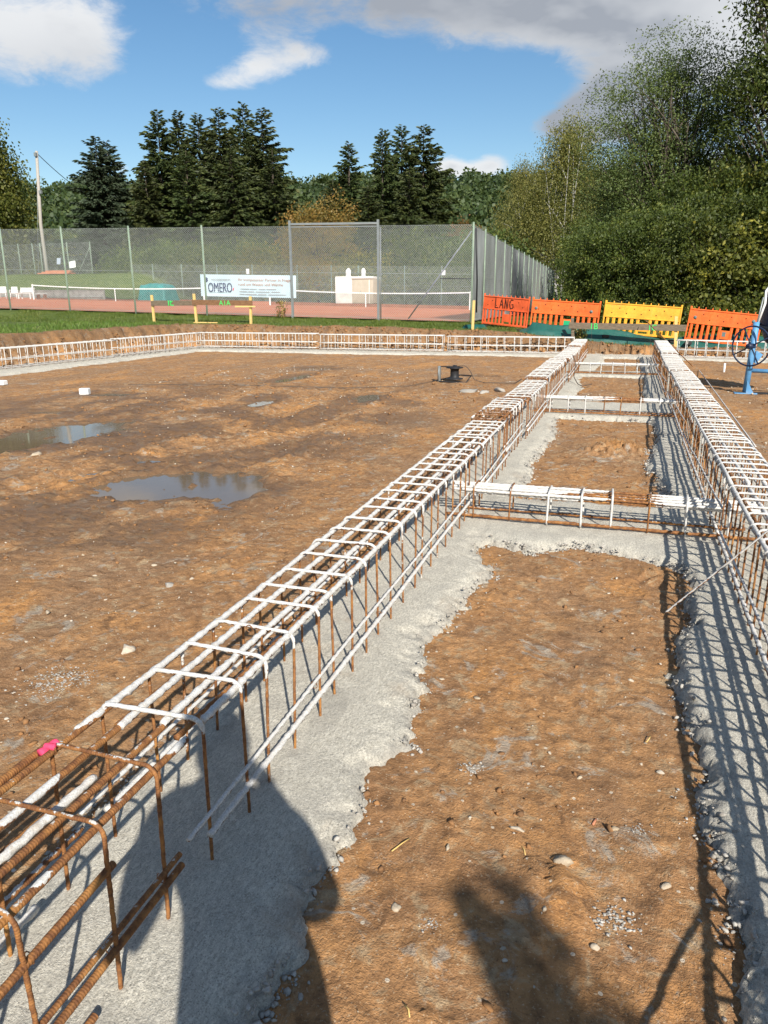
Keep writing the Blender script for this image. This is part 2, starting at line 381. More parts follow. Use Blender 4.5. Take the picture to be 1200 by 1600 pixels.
M['forest'] = m_leaf('far_forest', (.022, .038, .012), (.045, .066, .02), (.085, .105, .03), .15)
M['bark'] = m_bark('bark', (.05, .04, .03), (.12, .10, .08)); M['bark_birch'] = m_bark('birch_bark', (.22, .21, .19), (.62, .60, .56), 5)
M['galv'] = plain('galvanised_steel', (.27, .29, .285), .5, .12, 6, .5, .5)
M['green_post'] = plain('green_painted_post', (.21, .27, .20), .6, .2, 5, .3, 0, .1, (.30, .30, .25))
M['wire'] = plain('fence_wire', (.34, .37, .34), .55, .1, 3, .4, .2)
M['netting'] = m_net('grey_windbreak_net', (.40, .42, .43), .84, (1, .6, .25))
M['tnet'] = m_net('tennis_net_mesh', (.02, .02, .02), .35, (1, 1, 1))
M['white'] = plain('white_plastic', (.74, .74, .72), .5, .06, 5, .4, 0, .1, (.5, .48, .42))
M['banner'] = plain('banner_sheet', (.60, .72, .80), .5, .08, 1.2, .3)
M['ink_blue'] = plain('banner_blue', (.03, .045, .14), .6, .1); M['ink_orange'] = plain('banner_orange', (.42, .13, .03), .6, .1); M['ink_grey'] = plain('banner_grey', (.28, .25, .27), .6, .1)
M['ink_black'] = plain('black_marker', (.03, .012, .008), .8, .1); M['ink_green'] = plain('green_spray', (.05, .55, .12), .8, .1); M['pink'] = plain('pink_spray', (.75, .06, .14), .8, .15, 60)
M['orange'] = plain('orange_plastic', (.72, .13, .022), .5, .25, 2.2, .4, 0, .06, (.42, .14, .07)); M['orange2'] = plain('faded_orange_plastic', (.66, .105, .03), .55, .25, 2.2, .35, 0, .06, (.42, .13, .075))
M['yellow'] = plain('yellow_plastic', (.74, .35, .03), .5, .22, 2.2, .4, 0, .06, (.46, .28, .1))
M['stk_green'] = plain('green_sticker', (.02, .36, .15), .4, .1); M['stk_dark'] = plain('dark_sticker', (.12, .16, .15), .4, .2)
M['rubber'] = plain('black_rubber', (.03, .03, .03), .75, .2)
M['tarp'] = plain('green_tarpaulin', (.012, .085, .068), .42, .15, 4, .5, 0, .2)
M['batten'] = m_wood('yellow_batten', (.56, .37, .12), (.70, .50, .20)); M['plank'] = m_wood('brown_plank', (.12, .065, .035), (.24, .13, .065), (4, 30, 30)); M['oldplank'] = m_wood('grey_plank', (.10, .075, .05), (.20, .155, .11), (4, 30, 30))
M['pole'] = m_wood('weathered_pole', (.26, .24, .21), (.42, .39, .34))
M['blue'] = plain('blue_paint', (.10, .27, .48), .45, .2, 8, .4, 0, .15, (.28, .26, .24)); M['navy'] = plain('dark_blue_paint', (.012, .022, .055), .5, .2, 6); M['black'] = plain('black_steel', (.022, .022, .024), .5, .2, 9)
M['concwall'] = plain('grey_concrete_wall', (.30, .29, .27), .9, .25, 2.5, .2, 0, .4, (.16, .16, .14)); M['hutwhite'] = plain('white_render', (.72, .71, .66), .8, .06, 2, .2); M['hutbeige'] = plain('beige_panel', (.44, .39, .30), .8, .1, 2, .2)
M['teal'] = plain('teal_sheet', (.02, .20, .19), .5, .2, 2); M['brick'] = plain('orange_planks', (.48, .20, .11), .8, .2, 4); M['bluegrey'] = plain('blue_grey_board', (.34, .39, .45), .6, .1, 2)
def m_stone(name, c0, c1):
    m, T = mat(name); t = attr(T, 'tint'); p = pos(T); n = T.noise(p, 70, 5, .65)
    c = T.mix(t, c0, c1); c = T.mix(T.mr(n, .35, .7, .35, 0), c, (.2, .13, .075))
    return finish(m, T, c, .92, n, .6, .006, .2)
M['pebble'] = m_stone('pale_limestone', (.40, .32, .215), (.66, .61, .52)); M['clod'] = m_stone('clay_clods', (.17, .085, .038), (.34, .165, .062)); M['crumb'] = m_stone('concrete_crumbs', (.30, .29, .26), (.52, .50, .45))
M['hi_skin'] = plain('skin', (.45, .27, .19), .5, .05); M['hair'] = plain('brown_hair', (.06, .04, .025), .6, .2, 40); M['jacket'] = plain('dark_jacket', (.04, .05, .07), .8, .2); M['jeans'] = plain('blue_jeans', (.05, .08, .15), .85, .2); M['rope'] = plain('dusty_cable', (.09, .07, .055), .8, .2)

# ------------------------------------------------------------------ terrain heights
XRIM, YRIM = -14.75, 22.85              # edges of the excavation
RX = [-60, -20, -14, -7, -3.3, -1.5, 0, 2, 12]; RZ = [.85, .8, .76, .71, .6, .42, .27, .22, .2]
BX = [-80, -30, -22, -5, -3, -.8, 1.4, 3.4, 12, 40]; BZ = [1.8, 1.26, 1.08, .74, .80, .66, .54, .46, .3, .3]
def rim(X): return np.interp(X, RX, RZ)
def G(X, Y):                            # undisturbed ground round the excavation
    X = np.asarray(X, float); Y = np.asarray(Y, float)
    b = np.interp(X, BX, BZ); r = rim(X)
    t = sstep(YRIM, YRIM+2.3, Y)
    z = r+(b-r)*t
    z = np.where(Y < YRIM, np.interp(X, RX, RZ), z)
    far = np.hypot(X, Y); hill = 66*sstep(130, 580, Y+.2*np.abs(X))
    z = z+hill
    return z+.03*fbm(X*.9, Y*.9, 3, 3)

def spaced(knots):                      # [(start, step), ..., end] -> coordinates
    out = []
    for (a, s), (b, _) in zip(knots[:-1], knots[1:]):
        out.append(np.linspace(a, b, max(2, int(round((b-a)/s))+1))[:-1])
    return np.concatenate(out+[[knots[-1][0]]])
def grid(xs, ys):
    X, Y = np.meshgrid(xs, ys); nx, ny = len(xs), len(ys)
    i = np.arange(nx*ny).reshape(ny, nx)
    F = np.stack([i[:-1, :-1], i[:-1, 1:], i[1:, 1:], i[1:, :-1]], -1).reshape(-1, 4)
    return X.ravel(), Y.ravel(), F

# ------------------------------------------------------------------ blinding concrete layout
def pl(pts, z): return np.array([atz(x, y, z)[:2] for x, y in pts])
E1 = pl([(400, 1600), (470, 1480), (500, 1370), (545, 1300), (580, 1220), (590, 1190), (640, 1160), (645, 1110), (665, 1060), (662, 990), (700, 965), (735, 925), (765, 890), (750, 845)], .04)
E1 = np.concatenate([[[-.62, -1.0], [-.64, .8]], E1, [[-.78, 6.1], [-.74, 6.73], [-.8, 7.46], [-.72, 9.0], [-.83, 10.33], [-.82, 12.5], [-.70, 14], [-.86, 15.6], [-.6, 18.5], [-.5, 20], [-.62, 22.6]]])
E2 = pl([(1155, 1600), (1150, 1500), (1130, 1370), (1100, 1250), (1095, 1150), (1070, 1100), (1060, 1060), (1065, 990), (1085, 960), (1080, 900), (1050, 870)], .05)
E2 = np.concatenate([[[.3, -1.0], [.33, 1.0]], E2, [[.43, 6.11], [.38, 6.77], [.28, 7.58], [.45, 9.11], [.38, 10.62], [.35, 13.64], [.42, 16], [.36, 19], [.4, 22.6]]])
def strip_sd(X, Y):                     # signed distance into the concrete, metres
    w = .03*fbm(X*2.1, Y*2.1, 21, 4)+.032*fbm(X*8, Y*8, 22, 5, .6)+.02*fbm(X*29, Y*29, 24, 3, .6)
    l0 = np.interp(Y, [-1, 1.5, 3, 6, 12, 22], [-1.52, -1.5, -1.52, -1.48, -1.46, -1.5])
    a = np.minimum(X-l0, np.interp(Y, E1[:, 1], E1[:, 0])-X)
    b = np.minimum(X-np.interp(Y, E2[:, 1], E2[:, 0]), 1.24-X)
    inx = np.minimum(X+1.2, 1.0-X)
    c1 = np.minimum(inx, np.minimum(Y-np.interp(X, [-.8, -.47, -.21, .04, .38], [4.76, 4.55, 4.78, 4.7, 4.58]), 5.92-Y))
    c2 = np.minimum(inx, np.minimum(Y-10.32, 12.05-Y)); c3 = np.minimum(inx, np.minimum(Y-16.1, 17.3-Y))
    far = np.minimum(np.minimum(Y-FARLINE(X)+.78, FARLINE(X)+.5-Y), np.minimum(X+14.3, 9-X))
    sid = np.minimum(np.minimum(X+14.25, -12.85-X), Y-4.0)
    s = np.maximum.reduce([a, b, c1, c2, c3, far, sid])
    s = np.where(Y > 22.75, np.minimum(s, 22.75-Y), s)
    return s+w
def FARLINE(X): return np.interp(X, [-14, -1.7, 1.0, 6], [21.55, 22.25, 22.1, 21.2])
# puddles: (x, y, rx, ry, angle)
PUD = [(-3.75, 5.60, .75, .58, .3), (-3.25, 5.60, .36, .42, .2), (-4.15, 5.7, .30, .16, .5), (-6.65, 7.4, .62, 1.2, -.15), (-7.1, 6.5, 1.0, .6, .3), (-6.62, 14.3, .28, 1.05, 0), (-4.05, 11.8, .28, .42, .1), (-5.5, 10.7, .22, .5, .1), (-5.2, 4.5, .38, .13, .4), (-4.55, 6.35, .3, .13, .2), (-8.6, 10.9, .5, .3, 0), (-8.1, 8.9, .45, .18, .4), (-7.0, 16.5, .5, .5, 0), (-2.9, 15.9, .35, .2, 0)]
def puddle(X, Y):
    s = np.full(X.shape, -9.0)
    for x, y, rx, ry, a in PUD:
        u = ((X-x)*math.cos(a)+(Y-y)*math.sin(a))/rx; v = (-(X-x)*math.sin(a)+(Y-y)*math.cos(a))/ry
        s = np.maximum(s, (1-np.sqrt(u*u+v*v+1e-9))*min(1, max(rx, ry)*1.6))
    return s
RUTS = [[(-5.6, 2.0), (-5.3, 4.2), (-4.6, 6.4), (-4.5, 9), (-5.2, 12), (-6.2, 16)], [(-7.4, 3.2), (-7.1, 6.2), (-6.4, 9), (-6.6, 12), (-7.6, 16)], [(-3.0, 4.8), (-3.5, 6.6), (-3.9, 9.5), (-4.2, 13)]]
def pitz(X, Y):
    z = .018*fbm(X*.7, Y*.7, 1, 3)+.007*fbm(X*3.1, Y*3.1, 2, 3)
    mud = sstep(-11, -7.5, X)*sstep(-2.0, -3.6, X)*sstep(2.6, 4.6, Y)*sstep(17, 11, Y)
    c1 = fbm(X*7.5, Y*7.5, 5, 4); z = z+np.clip(c1-.2, 0, 1)*(.005+.02*mud)
    c2 = fbm(X*17, Y*17, 6, 4, .6); z = z+c2*.003+np.clip(c2-.3, 0, 1)*(.012+.02*mud)
    z = z+fbm(X*47, Y*47, 7, 3, .6)*.0022
    for R in RUTS:
        xs = np.interp(Y, [p[1] for p in R], [p[0] for p in R])
        d = np.abs(X-xs+.1*gnoise(Y*1.3, X*.3, 9)); m = sstep(R[0][1]-.5, R[0][1]+.7, Y)*sstep(R[-1][1]+.5, R[-1][1]-1.5, Y)
        tread = .5+.5*np.sin(Y*26+X*9)
        z = z+m*(-.028*np.exp(-(d/.2)**2)+.018*np.exp(-((d-.33)/.1)**2)*(1+1.4*np.clip(fbm(X*7, Y*7, 12, 4), -.8, 1))+.012*tread*np.exp(-(d/.22)**4))
    z = z+mud*.014*np.clip(fbm(X*3.4, Y*3.4, 14, 5, .65), -.4, 1)
    p = puddle(X, Y)+.24*fbm(X*4.2, Y*4.2, 31, 5, .6)-.05
    z = z-.06*sstep(-.2, .3, p)
    # stains and heaps in the bay between the beams
    for (hx, hy, hr, hh) in ((-.12, 8.1, .28, .06), (.1, 8.2, .2, .05), (.28, 4.4, .12, .04), (.42, 7.0, .16, .04), (-.06, 1.75, .08, .035)):
        q = np.exp(-(((X-hx)/hr)**2+((Y-hy)/(hr*1.2))**2)); z = z+q*hh*(1+1.1*fbm(X*14, Y*14, 41, 4))
    s = strip_sd(X, Y); z = z-.05*sstep(.0, .09, s)
    # banks
    ed = np.minimum(X-XRIM, YRIM-Y); wob = .16*fbm(X*1.3, Y*1.3, 51, 4)
    t = sstep(.62, .04, ed+wob*.9)
    top = G(X, Y)+.02
    rough = .13*fbm(X*3.3, Y*3.3, 52, 5, .6)*4*t*(1-t)*2
    z = z*(1-t)+top*t+rough
    return z, p, t
def build_ground():
    xs = spaced([(-16.2, .11), (-9, .07), (-5.2, .035), (-2.7, .0185), (1.35, .05), (3.5, .12), (9.5, 0)])
    ys = spaced([(-6, .14), (.7, .0185), (4.4, .034), (8.6, .06), (14, .09), (24.2, 0)])
    X, Y, F = grid(xs, ys)
    z, p, t = pitz(X, Y)
    # outside the rim the excavation sheet dips under the turf
    out = np.maximum(XRIM-X, Y-YRIM); z = np.where(out > .12, z-.25*sstep(.12, .5, out), z)
    keep = np.ones(len(F), bool); c = out[F].min(1); keep = c < .6
    mud = sstep(-12, -8, X)*sstep(-1.9, -3.4, X)*sstep(2.8, 4.4, Y)*sstep(17, 9, Y)
    wet = np.clip(sstep(-.5, .0, p)+.95*mud*sstep(-.2, .25, fbm(X*.9+2, Y*.6, 33, 5, .6)), 0, 1)
    o = obj('excavated_soil', mesh_np('excavated_soil', np.stack([X, Y, z], 1), F[keep], {'wet': wet, 'bank': t*(1-sstep(.85, 1, t)*.3)}), M['soil']); tag(o, kind='structure')
    # puddle water: flat sheets cut to the hollows
    xs2 = np.arange(-9.3, -2.4, .06); ys2 = np.arange(3.9, 17.5, .06); X, Y, F = grid(xs2, ys2)
    pz = puddle(X, Y)+.24*fbm(X*4.2, Y*4.2, 31, 5, .6)-.05; k = (pz[F] > -.4).any(1)
    o = obj('puddle_water', mesh_np('puddle_water', np.stack([X, Y, np.full(X.shape, -.023)], 1), F[k]), M['water']); tag(o, kind='structure')
    # blinding concrete
    def conc(xs, ys, nm):
        X, Y, F = grid(xs, ys); s = strip_sd(X, Y)
        th = .05+.004*sstep(.2, .5, X)*sstep(6, 3, Y)
        edge = sstep(.09, .0, s)
        z = th*np.clip(s/.035, -1, 1)*1.0
        steep = sstep(.2, .45, X)
        z = np.where(s > 0, th*np.clip(s/(.13-.08*steep), 0, 1)**(.6-.15*steep), -.06*np.clip(-s/.02, 0, 1))
        z = z+.006*fbm(X*2.5, Y*2.5, 61, 3)+.0022*fbm(X*24, Y*11, 62, 3)+edge*(.006*fbm(X*18, Y*18, 63, 4)+.012*np.clip(fbm(X*52, Y*52, 64, 3, .7), -.3, 1))
        keep = (s[F] > -.015).any(1)
        o = obj('blinding_concrete', mesh_np(nm, np.stack([X, Y, z], 1), F[keep], {'edge': edge}), M['concrete']); tag(o, kind='structure')
    conc(spaced([(-1.75, .0165), (1.5, 0)]), spaced([(-1, .08), (.7, .0165), (4.6, .03), (8.6, .055), (16, .08), (22.9, 0)]), 'blinding_concrete')
    conc(spaced([(-14.6, .045), (-13.0, .09), (-1.75, 0)]), spaced([(4, .09), (20.6, .05), (22.9, 0)]), 'blinding_concrete')
    conc(spaced([(1.5, .08), (9, 0)]), spaced([(20.2, .05), (22.9, 0)]), 'blinding_concrete')
    # turf and terrain, one sheet out to the hills, with the excavation cut out
    xs = spaced([(-900, 60), (-300, 20), (-120, 6), (-40, 1.2), (-16.2, .18), (-14, .5), (9, .5), (20, 6), (120, 20), (300, 60), (900, 0)])
    ys = spaced([(-400, 60), (-60, 8), (-7, 1.0), (21, .25), (26, 1.2), (70, 6), (150, 12), (620, 60), (1500, 0)])
    X, Y, F = grid(xs, ys); z = G(X, Y)
    inside = np.minimum.reduce([X-XRIM-.02+.1*gnoise(X*2, Y*2, 71), YRIM-Y-.02+.1*gnoise(X*2, Y*2, 71), 9.3-X, Y+5.6])
    z = np.where(inside > 0, -.9, z)
    z = np.where((X < -5.6) & (Y > 26.2) & (Y < 62), z-.12, z)
    keep = (inside[F] <= 0).any(1)
    o = obj('grass_terrain', mesh_np('grass_terrain', np.stack([X, Y, z], 1), F[keep]), M['grassg']); tag(o, kind='structure')
    # clay courts
    X, Y, F = grid(np.linspace(-62, -5.35, 60), np.linspace(26.15, 63.0, 40))
    o = obj('clay_court', mesh_np('clay_court', np.stack([X, Y, .70-.021*X+.004*gnoise(X, Y, 4)], 1), F), M['clay']); tag(o, kind='structure')
build_ground()

# ------------------------------------------------------------------ loose stones, clods, crumbs
def ico(sub):
    import bmesh
    bm = bmesh.new(); bmesh.ops.create_icosphere(bm, subdivisions=sub, radius=1.0)
    V = np.array([v.co[:] for v in bm.verts]); F = np.array([[v.index for v in f.verts] for f in bm.faces]); bm.free(); return V, F
ICO1, ICO2 = ico(1), ico(2)
def rock_shape(base, seed, jag=.35):
    V = base[0].copy(); r = np.random.default_rng(seed)
    for _ in range(7):
        d = r.normal(size=3); d /= np.linalg.norm(d); k = V@d; lim = r.uniform(.45, .85)
        V = V-np.outer(np.clip(k-lim, 0, None), d)
    return V*(1+jag*.55*r.normal(size=(len(V), 1)))*np.array([1, r.uniform(.6, 1), 1])
def scatter_rocks(name, P, S, mat_, base=ICO1, nvar=8, flat=.6, label=None):
    n = len(P); r = np.random.default_rng(len(P)); shapes = np.stack([rock_shape(base, i) for i in range(nvar)])
    sh = shapes[r.integers(0, nvar, n)]; a = r.uniform(0, 6.283, n); c, s = np.cos(a)[:, None], np.sin(a)[:, None]
    sc3 = np.stack([r.uniform(.7, 1.35, n), r.uniform(.6, 1.1, n), r.uniform(flat*.7, flat*1.2, n)], 1)*S[:, None]
    v = sh*sc3[:, None, :]; x = v[..., 0]*c-v[..., 1]*s; y = v[..., 0]*s+v[..., 1]*c
    V = np.stack([x, y, v[..., 2]], -1)+P[:, None, :]
    F = (base[1][None]+(np.arange(n)*len(base[0]))[:, None, None]).reshape(-1, 3)
    t = np.repeat(np.clip(r.normal(.5, .28, n), 0, 1), len(base[0]))
    o = obj(name, mesh_np(name, V.reshape(-1, 3), F, {'tint': t}, smooth=False), mat_)
    return tag(o, label, None, None, 'stuff')
def ground_points(n, box, ypow=1.0):
    x = RNG.uniform(box[0], box[1], n); y = box[2]+(box[3]-box[2])*RNG.random(n)**ypow
    return x, y
def loose():
    def surf(x, y):
        z = pitz(x, y)[0]; s = strip_sd(x, y); return np.where(s > .0, np.maximum(z, .05), z), s
    # pale grit and stones on the soil
    x, y = ground_points(12000, (-9, 3.2, .8, 17), 2.2); z, s = surf(x, y); clus = fbm(x*1.1, y*1.1, 81, 3)
    ok = (s < -.02) & (RNG.random(len(x)) < np.clip(.45+clus, .1, 1)) & (puddle(x, y) < -.05)
    x, y, z = x[ok], y[ok], z[ok]; S = .0028+.009*RNG.random(len(x))**4+.009*(RNG.random(len(x)) < .012); S *= np.where(y > 4, 1+.12*(y-4), 1)
    tag(scatter_rocks('loose_grit', np.stack([x, y, z+S*.25], 1), S, M['pebble'], ICO1), 'pale stone chips strewn over the brown soil', 'gravel')
    # clay clods
    x, y = ground_points(9000, (-9, 2.5, .8, 15), 1.8); z, s = surf(x, y); clus = fbm(x*.9, y*.9, 82, 4)
    mud = sstep(-9.5, -5.5, x)*sstep(-2.2, -3.6, x)*sstep(3.0, 5.0, y)
    ok = (s < .0) & (RNG.random(len(x)) < np.clip(.25+1.3*clus+.4*mud, .03, 1)) & (puddle(x, y) < -.02)
    x, y, z = x[ok], y[ok], z[ok]; S = .006+.017*RNG.random(len(x))**3; S *= np.where(y > 4, 1+.1*(y-4), 1)
    tag(scatter_rocks('clay_clods', np.stack([x, y, z+S*.2], 1), S, M['clod'], ICO1, 8, .65), 'small brown clay clods on the churned soil', 'soil')
    # crumbs along the ragged concrete edges
    x = np.concatenate([RNG.uniform(-1.6, -.4, 60000), RNG.uniform(.1, .6, 34000), RNG.uniform(-1, .7, 15000)])
    y = np.concatenate([.7+11*RNG.random(60000)**1.6, .9+11*RNG.random(34000)**1.6, RNG.uniform(4.4, 5, 15000)])
    s = strip_sd(x, y); ok = (s > -.06) & (s < .05); ok &= RNG.random(len(x)) < np.exp(-((s+.0)/.03)**2)*np.clip(.5+1.6*fbm(x*3, y*3, 83, 3), .12, 1)
    ok &= ~((x < -1.2) & (RNG.random(len(x)) < .5))
    x, y, s = x[ok], y[ok], s[ok]; S = (.0028+.012*RNG.random(len(x))**4)*np.where(y > 5, 1.3, 1)
    z = np.where(s > 0, .05*np.sqrt(np.clip(s/.04, 0, 1)), pitz(x, y)[0])
    tag(scatter_rocks('concrete_crumbs', np.stack([x, y, z+S*.3], 1), S, M['crumb'], ICO1, 8, .8), 'grey concrete crumbs along the ragged strip edges', 'rubble')
    # clods and torn turf on the banks
    n = 3200; u_ = RNG.random(n); x = np.where(RNG.random(n) < .72, RNG.uniform(-14.6, 4, n), -14.5+.55*RNG.random(n)); y = np.where(x < -13.9, RNG.uniform(11, 22.6, n), 22.3+.6*RNG.random(n))
    z, p_, t_ = pitz(x, y); ok = (t_ > .08) & (t_ < .98); x, y, z = x[ok], y[ok], z[ok]; S = .018+.05*RNG.random(len(x))**3
    tag(scatter_rocks('bank_clods', np.stack([x, y, z], 1), S, M['clod'], ICO1, 8, .8), 'lumps of brown earth on the cut bank', 'soil')
loose()

# ------------------------------------------------------------------ reinforcement cages
def stirrup_path(w, z0, z1, rc=.03, fine=.02):
    pts = []
    zs = np.linspace(z0, z1-rc, max(3, int((z1-rc-z0)/fine)))
    for z in zs: pts.append((-w/2, 0, z))
    for a in np.linspace(0, math.pi/2, 5)[1:]: pts.append((-w/2+rc*(1-math.cos(a)), 0, z1-rc+rc*math.sin(a)))
    for x in np.linspace(-w/2+rc, w/2-rc, max(3, int((w-2*rc)/fine)))[1:]: pts.append((x, 0, z1))
    for a in np.linspace(0, math.pi/2, 5)[1:]: pts.append((w/2-rc*(1-math.cos(a)), 0, z1-rc*(1-math.cos(a))-0) if False else (w/2-rc+rc*math.sin(a), 0, z1-rc+rc*math.cos(a)))
    for z in zs[::-1][1:]: pts.append((w/2, 0, z))
    return np.array(pts)
def stirrup_mesh(w, z0, z1, r, mode, seed, fine=.02, seg=6, rib=0):
    P = stirrup_path(w, z0, z1, min(.035, w*.15), fine); rg = np.random.default_rng(seed)
    zt = (P[:, 2]-z0)/(z1-z0); top = P[:, 2] > z1-.03
    if mode == 'white': coat = np.where(top, .72, .13+.4*sstep(.80, .97, zt)+.25*sstep(.15, .0, zt))
    elif mode == 'allwhite': coat = np.full(len(P), .75)
    else: coat = np.where(top, .22, .08)
    coat = coat+.13*abs(rg.normal())*(~top)+.12*gnoise(np.arange(len(P))*.3, np.full(len(P), seed*3.7), 3)
    m = MB(); m.tube(P, r*(1+.35*(coat > .6)), seg, coat, True, rib, .0065, .20 if fine < .03 else 0)
    return m.mesh('stirrup')
def bar_pts(a, b, step, sag=0.0, seed=0):
    a, b = np.array(a, float), np.array(b, float); L = np.linalg.norm(b-a); n = max(2, int(L/step)+1)
    t = np.linspace(0, 1, n)[:, None]; P = a+(b-a)*t
    w = .004*gnoise(t[:, 0]*L*1.1+seed*7.3, np.full(n, seed*1.9), 8)
    P[:, 2] += w; P[:, :2] += (.005*gnoise(t[:, 0]*L*.9+seed*3.1, np.full(n, seed*5.1), 9))[:, None]*np.array([[-(b-a)[1], (b-a)[0]]])/L
    return P
class Cage:
    def __init__(s, label, origin, ang, group=None):
        s.root = thing('rebar_cage', label, 'rebar cage', origin, ang, group); s.k = 0
    def bar(s, x, z, y0, y1, r, coat, near=False, rib=0, seg=8, name='longitudinal_bar', x1=None, z1=None):
        s.k += 1
        step = .0017 if rib else (.012 if near else .25)
        P = bar_pts((x, y0, z), (x if x1 is None else x1, y1, z if z1 is None else z1), step, seed=s.k+int(abs(x)*99))
        L = np.linspace(y0, y1, len(P))
        cv = coat(L) if callable(coat) else np.full(len(P), coat)
        m = MB(); m.tube(P, r*(1+.25*sstep(.4, .7, cv)), 10 if rib else seg, cv, True, rib, .0072, .42 if near and not rib else 0)
        return m.build(name, M['rebar'], s.root)
    def stirrups(s, ys, meshes, jit=.02, dz=0):
        for y in ys:
            o = obj('stirrup', meshes[int(RNG.integers(len(meshes)))], M['rebar'], s.root, (RNG.normal()*.004, y+RNG.normal()*jit*.5, dz+RNG.normal()*.003))
            o.rotation_euler = (RNG.normal()*.02, RNG.normal()*.008, RNG.normal()*.03)
            if RNG.random() < .5: o.rotation_euler[2] += math.pi
    def ties(s, pts):
        for p in pts:
            m = MB(); t = np.linspace(0, 2.3*math.pi, 12)
            m.tube(np.stack([.014*np.cos(t), .006*np.sin(t*.5), .014*np.sin(t)], 1)+np.array(p), .0016, 4, .2)
            m.build('tie_wire', M['rebar'], s.root)

SW = {'n_white': [stirrup_mesh(.32, .0, .5, .0052, 'white', i, .012, 8) for i in range(6)],
      'n_rust': [stirrup_mesh(.32, .0, .5, .0055, 'rust', i, .0019, 8, .035) for i in range(3)],
      'white': [stirrup_mesh(.32, .0, .5, .0054, 'white', i, .07, 5) for i in range(5)],
      'rust': [stirrup_mesh(.32, .0, .5, .0058, 'rust', i, .07, 5) for i in range(3)],
      'cross': [stirrup_mesh(.24, .03, .26, .0060, 'allwhite', i, .03, 6) for i in range(3)]+[stirrup_mesh(.24, .03, .26, .006, 'rust', 9, .03, 6)],
      'far': [stirrup_mesh(.30, .0, .5, .008, 'allwhite', i, .12, 4) for i in range(3)]}
XL, XR = -1.175, .84
def cv(lo, hi, base=.72):      # cement everywhere except between lo and hi
    return lambda y: base-(base-.1)*sstep(lo-.05, lo+.05, y)*sstep(hi+.05, hi-.05, y)
# left beam: the rusty uncoated start
c = Cage('rusty uncoated rebar cage with pink paint mark at start of long row beside photographer shadow', (XL, 0, 0), 0)
for i, x in enumerate((-.145, -.05, .05, .145)):
    c.bar(x, .486-.004*i, .3, 1.56-.03*i, .0092, lambda y, i=i: .08+.5*sstep(.1, .25, gnoise(y*4+i*9, y*0+i, 3)), True, .018)
c.bar(-.09, .452, .3, 1.5, .0092, .12, True, .018); c.bar(-.02, .44, .3, 1.3, .0085, .8, True)
c.bar(.172, .355, .3, 1.12, .0092, .0, True, .018, z1=.375); c.bar(.172, .205, .3, 1.36, .0075, .1, True, .018); c.bar(.178, .15, .3, 1.36, .0095, .02, True, .018, z1=.17); c.bar(.172, .06, .3, 1.0, .0092, .0, True, .018, z1=.07)
c.bar(-.172, .30, .3, 1.3, .0092, .05, True, .018); c.bar(-.172, .17, .3, 1.4, .0092, .3, True); c.bar(-.165, .08, .3, 1.2, .0085, .8, True)
c.bar(-.185, .475, .3, 1.35, .011, .0, True, .018)
c.stirrups((.30, .62, .87, 1.08, 1.30), SW['n_rust'], .02)
c.ties([(.16, 1.08, .165), (.16, .87, .36), (.15, 1.30, .17), (-.14, 1.3, .49)])
pk = MB(); t = np.linspace(0, 1, 24)[:, None]
pk.tube(np.array([-.162, 1.285, .485])+(np.array([-.155, 1.335, .489])-np.array([-.162, 1.285, .485]))*t, .0128, 10, 0, True, 0, 1, .2)
pk.tube(np.array([-.16, 1.302, .498])+np.array([.03, 0, .004])*t, .0085, 8, 0, True, 0, 1, .2)
pk.build('paint_mark', M['pink'], c.root)['label'] = 'pink spray paint on the corner'
# left beam, coated lengths
def left_cage(label, y0, y1, near, hole=None, dx=0, dz=0, group=None):
    c = Cage(label, (XL+dx, 0, dz), 0, group); co = cv(*hole) if hole else .70
    xs = (-.145, -.05, .05, .145)
    for i, x in enumerate(xs): c.bar(x, .484, y0-.1+.05*i, y1+.15-.04*i, .0088, co, near)
    c.bar(.095, .447, y0, y1, .009, .08, near); c.bar(-.1, .444, y0, y1-.2, .009, .05, near)  # lower bars kept uncoated and dark: shade under the top bars put into colour
    for sx in (1, -1):
        c.bar(sx*.172, .215, y0-.1, y1+.1, .0055, .7, near, name='side_bar', z1=.235); c.bar(sx*.174, .15, y0, y1+.1, .008, .7, near, name='side_bar', z1=.165)
    ys = np.arange(y0+.02, y1, .195 if near else .175)
    if near: c.stirrups(ys, SW['n_white'])
    else:
        h = hole or (99, 99); inh = (ys > h[0]) & (ys < h[1])
        c.stirrups(ys[~inh], SW['white']); c.stirrups(ys[inh], SW['rust'])
    return c
c = left_cage('long white cement coated rebar cage following the rusty cage, nearest of its row', 1.50, 5.6, True)
c.ties([(.16, 2.28, .2), (.16, 3.06, .16), (.0, 2.1, .49), (-.15, 2.5, .49)])
left_cage('white rebar cage in long row where first low cross cage ties in', 5.66, 7.0, False, (6.8, 7.3), .01, .005)
left_cage('short white rebar cage with rusty gap before it, past first cross cage', 7.05, 8.35, False, (7.0, 7.45), -.03, .015)
left_cage('white rebar cage beside the grey rubble patch on the soil', 8.4, 10.6, False, (8.2, 8.75), .01, -.005)
left_cage('white rebar cage where second low cross cage ties in', 10.65, 14.4, False, (10.5, 10.9), -.02, .01)
left_cage('white rebar cage of long row where third low cross cage ties in', 14.45, 18.1, False, (14.3, 14.5), .02, .0)
left_cage('far white rebar cage ending at the plank marked 1B', 18.15, 21.3, False, (18, 18.2), .0, .02)
